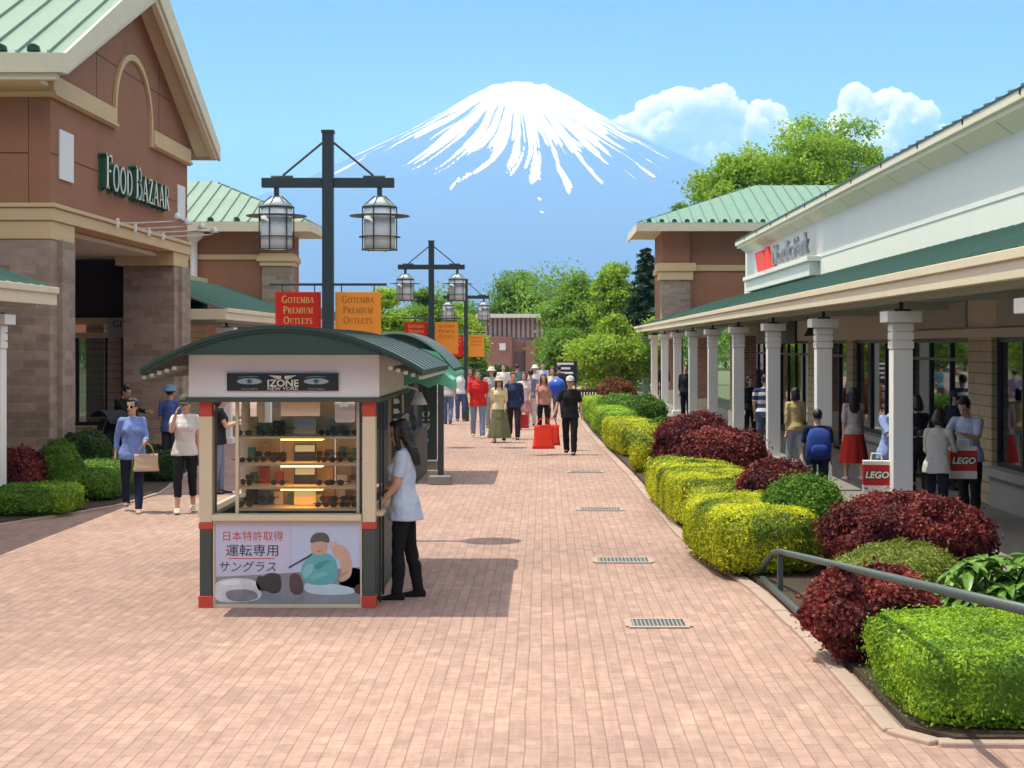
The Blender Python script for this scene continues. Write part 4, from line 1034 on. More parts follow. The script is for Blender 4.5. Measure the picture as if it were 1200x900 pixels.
# projecting ledge under the shop sign
b = MB(); b.box(XW-.28, XW-.004, 38.6, 50.6, 4.0, 4.34); b.box(XW-.36, XW-.004, 38.4, 50.8, 4.34, 4.46); ws(b, 'sign_ledge', M['white'], bevel=.01)
b = MB(); b.prism([(48.3,4.46),(46.6,4.46),(47.3,5.12),(49.0,5.12)], 'x', XW-.22, XW-.14); b.prism([(46.3,4.46),(45.6,4.46),(46.2,5.16),(46.9,5.16)], 'x', XW-.22, XW-.14)
so_ = ws(b, 'sign_mark', cloth((.85,.06,.03), .4))
text_obj('Nordic Park', .78, 'sign_lettering', surf('sign_silver', (.30,.30,.33), .35, .1, 3, .05, 40, metal=.3), WS, (XW-.2-XW, 42.2-30, 4.80), (PI/2,0,-PI/2), .04, xs=1.55)
# shop front: sections along the wall
def front(y0, y1, kind):
    if kind == 'pier':
        b = MB(); b.box(XW-.08, XW+.15, y0, y1, 0, 2.45); return ws(b, 'pilaster', M['siding'])
    f = MB(); n = max(1, round((y1-y0)/1.25)); z0 = .58 if kind == 'window' else .06
    for i in range(n+1):
        yy = y0 + (y1-y0-.06)*i/n; f.box(XW+.0, XW+.09, yy, yy+.06, z0, 2.45)
    f.box(XW+.002, XW+.088, y0, y1, z0, z0+.07); f.box(XW+.002, XW+.088, y0, y1, 2.38, 2.45)
    if kind == 'door': f.box(XW+.004, XW+.086, y0, y1, 2.08, 2.13)
    fr = ws(f, 'window' if kind == 'window' else 'door', M['black'])
    q = MB(); q.box(XW+.04, XW+.05, y0+.05, y1-.05, z0+.06, 2.4); q.build('pane', M['glass'], fr, OW)
    if kind == 'window':
        q = MB(); q.box(XW-.22, XW+.1, y0-.05, y1+.05, .46, .58); q.box(XW-.10, XW+.1, y0-.05, y1+.05, 0, .455); q.build('sill', cloth((.33,.33,.32)), fr, OW)
for y0, y1, kd in ((8,9,'pier'),(9,15.5,'window'),(15.5,16.2,'pier'),(16.2,23.6,'window'),(23.6,24.9,'pier'),(24.9,29.2,'door'),(29.2,29.9,'pier'),(29.9,34.2,'window'),(34.2,34.9,'pier'),(34.9,39.0,'door'),(39,40,'pier'),(40,46.5,'door'),(46.5,47.4,'pier'),(47.4,52.6,'door')): front(y0, y1, kd)
b = MB(); b.box(XW-.06, XW+.15, 8, 42, 2.45, 3.9); b.box(XW-.14, XW-.06, 16.0, 29.4, 2.45, 2.58); ws(b, 'sign_band', surf('sign_band', (.56,.49,.42), .75, .06, .8, .2, 40))
b = MB(); b.box(XW-.10, XW-.062, 25.0, 29.0, 2.62, 3.02); b.box(XW-.10, XW-.062, 16.6, 23.3, 2.6, 3.0); ws(b, 'blank_sign', cloth((.36,.35,.34), .5))
b = MB(); b.box(XW-.12, XW-.07, 41.8, 50.2, 2.40, 3.02); ws(b, 'dark_sign', M['black'])
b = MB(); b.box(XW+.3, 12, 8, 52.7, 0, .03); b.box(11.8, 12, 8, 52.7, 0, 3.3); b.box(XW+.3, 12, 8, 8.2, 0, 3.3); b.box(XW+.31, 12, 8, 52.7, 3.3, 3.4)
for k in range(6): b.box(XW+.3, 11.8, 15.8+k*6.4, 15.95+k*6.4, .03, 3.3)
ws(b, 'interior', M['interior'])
for k in range(9):   # display tables and racks behind the glass
    y = 18+k*3.7; b = MB(); b.box(7.6, 8.4, y, y+1.3, .0, .78); 
    for c in range(4): b.box(7.65, 8.35, y+.05+c*.31, y+.30+c*.31, .78, .86+.05*((c*7+k) % 3))
    ws(b, 'display_table', [cloth(((.42,.40,.36),(.15,.17,.26),(.35,.14,.12))[k % 3])])
# hanging pictogram sign and flower brackets
b = MB(); b.box(5.55, 6.15, 31.96, 32.0, 2.50, 2.54)
hs = thing('hanging_sign', 'small black twin-peak pictogram sign hanging under the canopy', 'sign', (5.4, 31.9, 2.55))
q = MB(); q.prism([(-.26,0),(-.12,.28),(-.02,.10),(.06,.20),(.13,.30),(.26,0)], 'y', -.02, .02); q.build('panel', M['black'], hs)
q = MB(); q.box(-.28,.28,-.015,.015,-.03,0); q.tube([(-.2,0,.1),(-.2,0,.48)], .01, 6); q.tube([(.2,0,.1),(.2,0,.48)], .01, 6); q.build('bracket', M['black'], hs)
# ---------------- second right building
RB = thing('tower_building', 'brown corner building with teal hip roof behind the white shops', 'building', (4.7, 64.7, 0)); OR_ = (4.7, 64.7, 0)
b = MB(); b.box(5.0, 16, 65.0, 65.3, 3.3, 6.95); b.box(4.8, 5.1, 65.3, 70, 3.3, 6.95); b.build('wall', M['brown'], RB, OR_)
b = MB(); b.box(4.72, 5.86, 64.7, 65.8, 3.2, 4.95); b.build('pier', M['pierstone'], RB, OR_)
b = MB(); b.box(4.75, 5.83, 64.73, 65.77, 5.62, 6.93); b.build('pier_top', M['brown'], RB, OR_)
b = MB(); b.box(4.62, 5.96, 64.6, 65.9, 4.95, 5.30); b.box(4.52, 6.06, 64.5, 66.0, 5.30, 5.62); b.box(6.07, 16, 64.9, 65.02, 5.32, 5.56); b.box(4.72, 4.79, 66.1, 70, 5.32, 5.56); b.build('band', M['tan'], RB, OR_, bevel=.012)
b = MB(); ze = 7.15
seam_roof(b, (3.72,63.6,ze), (18,63.6,ze), (18,70.5,9.3), (9.2,70.5,9.3), pitch=.5)
seam_roof(b, (3.72,70.5,ze), (3.72,63.6,ze), (9.2,70.5,9.3), (9.2,70.51,9.3), pitch=.5)
rf = b.build('roof', M['roofteal'], RB, OR_)
q = MB(); snow_guards(q, (3.9,63.66,ze+.05), (17.8,63.66,ze+.05), 28); q.build('snow_guards', M['kroof'], rf, OR_)
b = MB(); b.box(3.68, 18, 63.52, 63.6, 6.82, ze-.02); b.box(3.64, 3.71, 63.6, 70.5, 6.82, ze-.02); b.box(3.71, 18, 63.6, 70.5, 6.93, 6.98); b.build('eave_trim', M['cream'], RB, OR_)
for y, x in ((65.2, 4.75), (54.4, 5.15), (44.0, 5.15)):      # brick piers inside the arcade
    b = MB(); b.box(x, x+.62, y, y+.8, .55, 2.9); o = b.build('brick_pier', M['brick'], RB if y > 60 else WS, OR_ if y > 60 else OW)
    q = MB(); q.box(x-.05, x+.67, y-.05, y+.85, 0, .55); q.build('pier_base', M['cream'], o, OR_ if y > 60 else OW, bevel=.01)
    q = MB(); q.box(x-.04, x+.66, y-.04, y+.84, 2.6, 2.9); q.build('pier_cap', M['cream'], o, OR_ if y > 60 else OW, bevel=.01)

# ---------------- far brick building between the trees
FB = thing('far_building', 'small red brick building with a flat white roof among the far trees', 'building', (-2.4, 118, 0)); OB = (-2.4, 118, 0)
b = MB(); b.box(-4.2, -.2, 118, 126, 0, 2.6); b.box(-4.35, -2.3, 117.4, 118.02, 0, 3.0); b.box(-1.3, -.6, 117.5, 118.02, 0, 2.7); b.build('wall', M['farbrick'], FB, OB)
b = MB(); b.box(-4.9, .35, 117, 127, 4.35, 4.62); b.build('roof', M['white'], FB, OB)
b = MB()
for k in range(13): b.box(-4.3+k*.34, -4.3+k*.34+.2, 117.85, 118.05, 2.9, 4.35)
b.box(-4.2,-.2, 118.1, 126, 2.6, 4.35)
b.build('louvres', surf('far_louvre', (.36,.30,.29), .7), FB, OB)
b = MB(); b.box(-2.1,-1.4, 117.93, 118.01, 0, 1.9); b.build('door', cloth((.16,.12,.11)), FB, OB)
b = MB(); b.box(-3.2,-2.75, 117.34, 117.4, 2.0, 2.5); b.build('notice', M['kwhite'], FB, OB)
# ================================================================== kiosk
KX, KD = -2.28, 14.4
KI = thing('kiosk', 'nearest kiosk with arched dark green roof, white sign, display case and poster front', 'kiosk', (KX, KD, 0)); OK_ = (KX, KD, 0)
def kb(mb, name, mat, parent=KI, **k): return mb.build(name, mat, parent, OK_, **k)
KX0, KX1, KB = -3.06, -1.495, 17.4
def arc_roof(x0, x1, zc, ze, y0, y1, th=.05, n=20):
    cx = (x0+x1)/2; hw = (x1-x0)/2
    top = [(cx+hw*t, ze+(zc-ze)*(1-abs(t)**2.0)) for t in [-1+2*i/n for i in range(n+1)]]
    return top
b = MB(); top = arc_roof(-3.47, -1.04, 2.495, 2.12, 0, 0); low = [(x, z-.045) for x, z in top]
for i in range(len(top)-1): b.prism([top[i], top[i+1], low[i+1], low[i]], 'y', 13.95, 17.75)
for k in range(9):
    y = 14.05+k*.45
    for i in range(len(top)-1): b.prism([(top[i][0],top[i][1]+.007),(top[i+1][0],top[i+1][1]+.007),top[i+1],top[i]], 'y', y, y+.04)
rf = kb(b, 'roof', M['kroof'])
b = MB(); inner = [p for p in low if -3.2 < p[0] < -1.35]
b.prism([(inner[0][0],2.25)]+inner+[(inner[-1][0],2.25)], 'y', 13.97, 14.10); kb(b, 'gable_panel', M['kgable'], rf)
b = MB(); b.prism([(inner[0][0],2.25)]+inner+[(inner[-1][0],2.25)], 'y', 17.5, 17.58); kb(b, 'gable_panel', M['kgable'], rf)
b = MB()      # slatted undersides of the eaves and pale edge trim
for sx, xa in ((-1,-3.45),(1,-1.06)):
    for k in range(5): xx = xa - sx*k*.065; zz = 2.10+k*.02; b.box(xx-.018, xx+.018, 14.0, 17.7, zz-.06, zz-.03)
kb(b, 'eave_slats', cloth((.42,.42,.36)), rf)
for y in (13.93, 17.752):
    b = MB()
    for i in range(len(top)-1): b.prism([(top[i][0],top[i][1]+.012),(top[i+1][0],top[i+1][1]+.012),(top[i+1][0],top[i+1][1]-.02),(top[i][0],top[i][1]-.02)], 'y', y, y+.018)
    kb(b, 'roof_edge', M['kroof'], rf)
b = MB(); b.box(-3.145,-1.455,14.36,14.42,1.87,2.25); b.box(-1.515,-1.455,14.42,17.45,1.87,2.25); b.box(-3.145,-3.085,14.42,17.45,1.87,2.25); b.box(-3.085,-1.515,17.39,17.45,1.87,2.25)
kb(b, 'fascia', M['kwhite'], bevel=.005)
b = MB(); b.box(-3.165,-1.435,14.34,14.425,1.83,1.868); b.box(-1.52,-1.435,14.425,17.47,1.83,1.868); b.box(-3.165,-3.08,14.425,17.47,1.83,1.868); kb(b, 'fascia_sill', M['kgrey'])
# sign on the fascia
b = MB(); b.box(-2.80,-1.815,14.335,14.358,1.93,2.085); sg = kb(b, 'sign', M['black'])
text_obj('IZONE', .085, 'lettering', M['letter'], sg, (0.0-.025, 14.331-KD, 1.995), (PI/2,0,0), .002, xs=1.1, weight=.002)
text_obj('NEW YORK', .042, 'lettering', M['letter'], sg, (-.025, 14.331-KD, 1.948), (PI/2,0,0), .002, xs=1.25)
q = MB()
for sx in (-1,1):
    for k in range(4): q.prism([(-2.305+sx*.015,2.062-k*.006),(-2.305+sx*(.12-k*.02),2.068-k*.010),(-2.305+sx*(.11-k*.02),2.060-k*.010),(-2.305+sx*.015,2.055-k*.006)], 'y', 14.329, 14.334)
q.build('emblem', M['letter'], sg, OK_)
iris = surf('printed_eye', (.16,.30,.34), .5, .3, 14, 0); eyew = surf('printed_eye_white', (.40,.50,.54), .5, .2, 14, 0)
for cx in (-2.60,-2.01):
    q = MB(); ol = [(cx+.11*math.cos(a), 2.012+.030*math.sin(a)*(1 if math.sin(a)>0 else .8)) for a in [2*PI*k/24 for k in range(24)]]
    q.prism(ol, 'y', 14.3315, 14.334, 0)
    q.prism([(cx+.030*math.cos(a), 2.014+.026*math.sin(a)) for a in [2*PI*k/16 for k in range(16)]], 'y', 14.330, 14.3312, 1)
    q.prism([(cx+.012*math.cos(a), 2.014+.012*math.sin(a)) for a in [2*PI*k/12 for k in range(12)]], 'y', 14.3285, 14.3298, 2)
    q.prism([(cx-.10,2.050),(cx-.02,2.062),(cx+.08,2.056),(cx+.08,2.050),(cx-.02,2.054),(cx-.10,2.045)], 'y', 14.331, 14.334, 1)
    q.build('printed_eye', [eyew, iris, M['black']], sg, OK_)
    text_obj('Polarized sunglasses', .018, 'lettering', cloth((.5,.5,.5)), sg, (cx-KX, 14.331-KD, 1.948), (PI/2,0,0), .001)
b = MB(); b.prism([(-1.453,2.235),(-1.20,2.17),(-.95,1.97),(-.95,1.93),(-1.22,2.12),(-1.453,2.19)], 'y', 16.9, 17.65)
b.prism([(-1.453,2.19),(-1.22,2.12),(-.955,1.935),(-.955,1.88),(-1.10,1.93),(-1.2,1.89),(-1.32,1.95),(-1.453,1.91)], 'y', 16.87, 16.895)
b.box(-.957,-.945,16.9,17.65,1.86,1.93); kb(b, 'side_awning', M['awning'])
# posts with painted sections
def kpost(x0, x1, y0, y1, front=True):
    q = MB(); q.box(x0,x1,y0,y1,.76,1.70,0); q.box(x0-.006,x1+.006,y0-.006,y1+.006,0,.105,1); q.box(x0+.004,x1-.004,y0+.004,y1-.004,.105,.70,2); q.box(x0-.004,x1+.004,y0-.004,y1+.004,.70,.757,1); q.box(x0+.002,x1-.002,y0+.002,y1-.002,1.70,1.83,1 if front else 0)
    return kb(q, 'post', [M['kcream'], M['red'], M['kgrey']], bevel=.004)
kpost(-3.06,-2.945,14.40,14.52); kpost(-1.61,-1.495,14.40,14.52)
for y in (16.4, 17.28):
    kpost(-1.575,-1.495,y,y+.08,False); kpost(-3.06,-2.98,y,y+.08,False)
for x, y, z in ((-2.93,14.44,.84),(-1.64,14.44,.84),(-1.492,14.7,0),(-1.492,14.98,0)):
    q = MB(); q.box(x, x+.018, y, y+.02, z, 1.83); kb(q, 'glazing_bar', M['dark'])
# front panel and side panels
q = MB(); q.box(-2.94,-1.615,14.435,14.47,.02,.765); q.box(-1.53,-1.50,14.53,17.28,.05,.80); q.box(-3.055,-3.025,14.53,17.28,.05,.80); q.box(-3.02,-1.535,17.3,17.33,.05,.80)
kb(q, 'panel', cloth((.10,.11,.12), .5))
q = MB(); q.box(-2.94,-1.615,14.36,14.52,.775,.83); q.box(-1.60,-1.44,14.53,17.28,.80,.84); q.box(-3.1,-2.95,14.53,17.28,.80,.84); kb(q, 'counter', M['kcream'], bevel=.006)
q = MB()
for x0, x1, z0, z1 in ((-2.94,-2.925,.0,.77),(-1.63,-1.615,0,.77)): q.box(x0,x1,14.415,14.434,z0,z1)
q.box(-2.924,-1.631,14.415,14.434,.745,.768); q.box(-2.924,-1.631,14.415,14.434,.0,.03); kb(q, 'poster_frame', M['kcream'])
# the poster: a flat printed sheet in two halves
pz0, pz1 = .031, .744; py_ = 14.428
q = MB(); q.box(-2.922,-2.25,py_,14.4345,pz0,pz1,0); q.box(-2.248,-1.633,py_,14.4345,pz0,pz1,1); po = kb(q, 'poster', [M['lav'], M['postblue']])
pp = lambda px, py: (gx(px, 14.43), gz(py, 14.43))
def flat(name, pts, mat, lay, smooth_n=2):
    if 'road' in name or 'line' in name or 'strap' in name: smooth_n = 0
    for _ in range(smooth_n):
        nn_ = []
        for a_, b_ in zip(pts, pts[1:]+pts[:1]): nn_ += [(a_[0]*.75+b_[0]*.25, a_[1]*.75+b_[1]*.25), (a_[0]*.25+b_[0]*.75, a_[1]*.25+b_[1]*.75)]
        pts = nn_
    q = MB(); q.prism([pp(*p) for p in pts], 'y', py_-.0012*lay-.0012, py_-.0012*lay-.0001); return q.build(name, mat, po, OK_)
def blob(cx, cy, rx, ry, n=20): return [(cx+rx*math.cos(2*PI*k/n), cy+ry*math.sin(2*PI*k/n)) for k in range(n)]
gs = lambda n, c, v=.25, sc=7: surf(n, c, .45, v, sc, 0)
flat('printed_road', [(253,676),(330,672),(427,664),(427,708),(253,708)], gs('print_grey', (.25,.27,.30), .5, 5), 0)
flat('printed_car', [(250.9,686),(256,680),(276,677),(298,679),(306,688),(307,700),(296,705),(260,706),(250.9,701)], gs('print_silver', (.62,.64,.68), .4, 12), 1)
flat('printed_car', [(262,693),(280,690),(300,692),(304,703),(270,706)], gs('print_shade', (.22,.23,.25), .5, 12), 2)
flat('printed_dashboard', [(299,682),(303,674),(309,676),(312,672),(322,671),(330,674),(330,694),(318,696),(312,692),(303,693)], gs('print_dark', (.05,.045,.045), .4, 12), 1)
flat('printed_seat', [(338.5,673),(349,671),(355,680),(356,697),(340,697)], gs('print_brown', (.10,.06,.06), .3, 12), 1)
flat('printed_trousers', [(356,680),(392,684),(418,690),(414,697),(357,697)], gs('print_pale', (.52,.66,.78), .15, 9), 1)
flat('printed_shirt', [(352,664),(362,652),(373,648),(386,648),(394,656),(396,668),(394,684),(370,686),(356,682)], M['teal'], 2)
flat('printed_arm', [(388,640),(396,637),(407,642),(413,660),(412,676),(400,683),(396,678),(401,670),(399,656),(391,651)], gs('print_skin', (.60,.38,.29), .12, 12), 3)
flat('printed_face', blob(374,641,10,9.5), gs('print_face', (.56,.36,.28), .12, 12), 3)
flat('printed_hat', [(363,637),(365,628),(371,624),(381,624),(386,629),(386.5,637),(378,634),(370,635)], gs('print_hat', (.09,.10,.09), .25, 12), 4)
flat('printed_fold', [(366,664),(378,656),(390,657),(383,661),(372,668)], cloth((.08,.32,.37),.5), 3)
flat('printed_fold', [(362,676),(374,670),(388,671),(378,676),(366,681)], cloth((.20,.52,.56),.5), 3)
flat('printed_glow', [(354,668),(362,660),(370,662),(364,674),(356,679)], cloth((.26,.55,.60),.5), 3)
flat('printed_mouth', [(371,645.5),(377,645),(377,646.3),(371,646.6)], M['lips'], 4)
flat('printed_fingers', [(386,638),(392,634),(397,636),(390,641),(386,642)], gs('print_skin_light', (.66,.44,.34), .1, 12), 4)
flat('printed_crease', [(394,676),(408,668),(409,670),(396,679)], gs('print_skin_dark', (.44,.27,.20), .1, 12), 4)
flat('printed_hill', [(395,688),(402,672),(414,664),(423,668),(427,664),(427,690)], gs('print_hill', (.36,.38,.50), .2, 8), 0)
flat('printed_bag', [(414,692),(418,684),(425,686),(427,694),(420,697)], gs('print_bag', (.08,.03,.03), .3, 12), 2)
flat('printed_window', [(258,682),(275,679),(284,681),(280,685),(262,686)], gs('print_window', (.80,.82,.85), .1, 9), 2)
flat('printed_strap', [(338.6,664),(360,652),(366,648),(367,649),(361,653.5),(338.6,666)], M['black'], 4)
flat('underline', [(268,654),(322,654),(322,655),(268,655)], M['red'], 0)
for s_, sz, yy, mt, xw in (('日本特許取得', .092, 629, M['red'], 1.0), ('運転専用', .112, 646, M['black'], 1.08), ('サングラス', .105, 665, cloth((.08,.045,.09)), 1.0)):
    text_obj(s_, sz, 'lettering', mt, po, (gx(296 if yy < 660 else 290,14.43)-KX, py_-.0015-KD, gz(yy,14.43)), (PI/2,0,0), .0006, xs=xw, shear=0 if yy < 660 else .15)
# ---------------- the glazed display case
CX0, CX1, CY0, CY1 = -2.76, -1.645, 14.52, 15.02
q = MB()
for x in (CX0, CX1-.03): q.box(x, x+.03, CY0, CY0+.03, .83, 1.84); q.box(x, x+.03, CY1-.03, CY1, .83, 1.84)
cf = kb(q, 'case_frame', M['kcream'])
SH = (.87, 1.065, 1.275, 1.515)
for z in SH:
    q = MB(); q.box(CX0+.02, CX1-.02, CY0+.02, CY1-.02, z-.022, z); kb(q, 'shelf', M['wood'])
q = MB(); q.box(-2.42,-1.93,CY1-.05,CY1-.03,.87,1.84); q.box(CX0+.03,-2.43,CY1-.048,CY1-.034,.87,1.62); q.box(-1.92,CX1-.03,CY1-.048,CY1-.034,.87,1.62); kb(q, 'case_back', M['wood'])
warm, ntw, bw_ = newmat('warm_shelf_lamp'); bw_.inputs['Emission Color'].default_value = (1,.52,.13,1); bw_.inputs['Emission Strength'].default_value = 2.2
for z in SH[1:]:
    q = MB(); q.box(-2.36,-1.99,CY0+.03,CY0+.20,z-.036,z-.024); kb(q, 'shelf_lamp', warm)
q = MB(); q.box(CX0+.031, CX1-.031, CY0+.005, CY0+.009, .84, 1.83); kb(q, 'pane', M['clear'])
q = MB(); q.box(-2.35,-2.0,CY0-.02,CY0+.0,1.7,1.83); kb(q, 'header', M['wood'])
# goods in the case
def make_glasses():
    t = thing('sunglasses', 'dark sunglasses on a shelf of the kiosk display case', 'sunglasses', (0,0,0), 0, 'sunglasses on the kiosk shelves')
    q = MB()
    for sx in (-1,1): q.rings([[(sx*.034+.027*math.cos(a), yy, .024+.022*math.sin(a)) for a in [2*PI*k/12 for k in range(12)]] for yy in (-.003,.003)])
    q.build('lenses', M['black'], t)
    q = MB(); q.bar((-.008,0,.032),(.008,0,.032),.005,.005)
    for sx in (-1,1): q.bar((sx*.060,0,.034),(sx*.064,.11,.022),.004,.006)
    q.build('frame', cloth((.05,.03,.025), .35), t)
    return t
gl = make_glasses(); first = True; rr = random.Random(3)
shelf_names = ('lowest', 'second', 'third', 'top')
for si, z in enumerate(SH):
    for row, yy in ((0,CY0+.10),(1,CY0+.24)):
        for k in range(8):
            x = CX0+.08+k*.137+rr.uniform(-.02,.02)
            if .40 < (x-CX0)/(CX1-CX0) < .60 or rr.random() < .3: continue
            o = gl if first else copy_tree(gl)
            first = False
            o.location = (x, yy+rr.uniform(-.03,.03), z+.001+row*.035); o.rotation_euler = (0, 0, rr.uniform(-.9,.9)); o.scale = (rr.uniform(1.05,1.3),)*3
            o['label'] = 'dark sunglasses set out on the %s shelf of the kiosk display case' % shelf_names[si]
    if True:
        for k in range(9):       # cases, cards and boxes standing behind
            x = CX0+.09+k*.118+rr.uniform(-.015,.015)
            if .38 < (x-CX0)/(CX1-CX0) < .62 and si: continue
            w_, h_ = rr.uniform(.05,.105), rr.uniform(.07,.17)
            col = rr.choice([(.62,.58,.5),(.05,.05,.055),(.52,.36,.18),(.42,.10,.08),(.10,.16,.28),(.66,.64,.6),(.10,.24,.20),(.30,.28,.30)])
            q = MB(); q.box(-w_/2,w_/2,-.025,.025,0,h_); q.box(-w_/2-.002,w_/2+.002,-.027,.027,h_*.72,h_*.74)
            o = q.build('goods_box', cloth(col,.5), None, loc=(x, CY0+.37+rr.uniform(-.02,.03), z+.001), bevel=.004)
            tag(o, 'small %s box standing at the back of the %s kiosk shelf' % ({.62:'cream',.05:'black',.52:'tan',.42:'red',.10:'blue' if col[2]>.25 else 'green',.66:'white',.30:'grey'}[col[0]], shelf_names[si]), 'box', 'boxes in the kiosk display case')
for z, lab in ((SH[1], 'small framed landscape card in the middle of the second kiosk shelf'),(SH[2],'small framed landscape card in the middle of the third kiosk shelf'),(SH[0], 'plain tan gift box in the middle of the lowest kiosk shelf'),(SH[3], 'tan stand with a sunglasses rack in the middle of the top kiosk shelf')):
    t = thing('display_card', lab, 'display', (-2.18, CY0+.30, z+.001))
    q = MB(); q.obox((0,0,.08),(.20,.012,.155),(-.12,0,0)); q.build('frame', M['black'] if z in SH[1:3] else M['wood'], t)
    q = MB(); q.obox((0,-.0075,.115),(.18,.004,.06),(-.12,0,0),0); q.obox((0,-.0065,.05),(.18,.004,.062),(-.12,0,0),1); q.build('picture', [cloth((.42,.55,.66)), cloth((.25,.28,.24) if z in SH[1:3] else (.45,.3,.12))], t)
# things at the open right-hand side
mr = thing('vanity_mirror', 'oval blue rimmed mirror at the right side of the sunglasses kiosk', 'mirror', (-1.44, 17.2, 1.42))
q = MB(); q.rings([[(.10*math.cos(a), yy, .085+.125*math.sin(a)) for a in [2*PI*k/24 for k in range(24)]] for yy in (0,.012)]); q.build('rim', cloth((.03,.06,.14), .4), mr)
q = MB(); q.rings([[(.085*math.cos(a), yy, .085+.108*math.sin(a)) for a in [2*PI*k/24 for k in range(24)]] for yy in (-.004,-.001)]); q.build('mirror_glass', surf('mirror_glass', (.75,.82,.88), .06, .01, 1, 0, metal=1), mr)
q = MB(); q.tube([(0,.005,-.04),(0,.005,-.58)], .012, 8); q.build('stand', M['dark'], mr)
sl_ = thing('spot_lamp', 'white cone spot lamp under the right eave of the kiosk', 'lamp', (-1.33, 17.3, 1.70))
q = MB(); q.lathe([(.03,.13),(.045,.10),(.09,.0),(.082,.0),(.03,.09)], (0,0,0), 14); q.build('shade', M['kwhite'], sl_, smooth=True)
q = MB(); q.tube([(0,0,.12),(-.03,0,.17),(-.14,0,.19)], .012, 8); q.build('arm', M['kwhite'], sl_)
vb = thing('hanging_banner', 'narrow dark banner with white marks on the right side of the kiosk', 'banner', (-1.47, 16.2, .9))
q = MB(); q.box(-.05,.05,0,.012,0,.95); q.build('cloth', M['kgrey'], vb)
q = MB()
for k in range(5): q.box(-.03,.02,-.004,-.001,.85-k*.10,.90-k*.10); q.box(.022,.032,-.004,-.001,.86-k*.1,.88-k*.1)
q.build('marks', M['kwhite'], vb)
# ---------------- second kiosk behind
K2 = thing('kiosk', 'farther kiosk with dark arched roof and light green side awning, behind the sunglasses kiosk', 'kiosk', (-2.4, 28.5, 0)); O2K = (-2.4, 28.5, 0)
b = MB(); top = arc_roof(-3.5, -1.5, 2.56, 1.95, 0, 0); low = [(x, z-.05) for x, z in top]
for i in range(len(top)-1): b.prism([top[i], top[i+1], low[i+1], low[i]], 'y', 27.3, 30.2)
b.prism([low[2]]+low[3:-2]+[low[-3]], 'y', 27.45, 27.5); b.build('roof', M['kroof'], K2, O2K)
b = MB(); 
for i in range(len(top)-1): b.prism([(top[i][0],top[i][1]+.012),(top[i+1][0],top[i+1][1]+.012),(top[i+1][0],top[i+1][1]-.03),(top[i][0],top[i][1]-.03)], 'y', 27.27, 27.298)
b.build('roof_edge', M['roofpale'], K2, O2K)
b = MB(); b.box(-3.2,-2.15,27.5,30,0,.85); b.box(-3.25,-2.1,27.45,30.05,.85,.9)
for x, y in ((-3.2,27.5),(-2.2,27.5),(-3.2,29.95),(-2.2,29.95)): b.box(x,x+.06,y,y+.06,.9,2.2)
b.box(-3.2,-2.14,28.6,28.65,.9,1.7); b.build('counter', M['kgrey'], K2, O2K)
b = MB()
aw = [(-2.16,2.30),(-1.80,2.22),(-1.47,1.86),(-1.47,1.80),(-1.82,2.17),(-2.16,2.26)]
b.prism(aw, 'y', 27.2, 30.0)
for k in range(7):   # scalloped valance across the front
    x = -2.14+k*.095; b.prism([(x,2.22-.0*k),(x+.09,2.22),(x+.09,1.82+.05*((k+1)%2)),(x+.045,1.75),(x,1.82)], 'y', 27.18, 27.2) if False else None
b.prism([(-2.16,2.26),(-1.82,2.17),(-1.47,1.80),(-1.47,1.74),(-1.86,1.80),(-1.98,1.86),(-2.16,1.84)], 'y', 27.19, 27.22)
b.build('awning', M['awning'], K2, O2K)
b = MB(); b.box(-1.78,-1.68,27.24,27.34,.15,1.85); po2 = b.build('post', M['dark'], K2, O2K, bevel=.008)
b = MB(); b.box(-1.92,-1.55,27.10,27.48,0,.15); b.build('post_base', M['stone'], po2, O2K, bevel=.02)
sb = thing('banner_stand', 'tall dark green standing banner with white script marks beside the farther kiosk', 'sign', (gx(499,30.5), 30.5, 0))
q = MB(); q.box(-.21,.21,0,.03,.18,1.62); q.build('panel', surf('banner_green', (.045,.075,.07), .6, .1, 2, .05), sb)
q = MB(); q.box(-.24,.24,-.1,.16,0,.17); q.build('foot', M['stone'], sb, bevel=.01)
text_obj('ole', .30, 'lettering', M['letter'], sb, (-.02,-.004,.92), (PI/2,-PI/2,0), .002); text_obj('CAFE', .07, 'lettering', M['letter'], sb, (-.02,-.004,.55), (PI/2,0,0), .002)

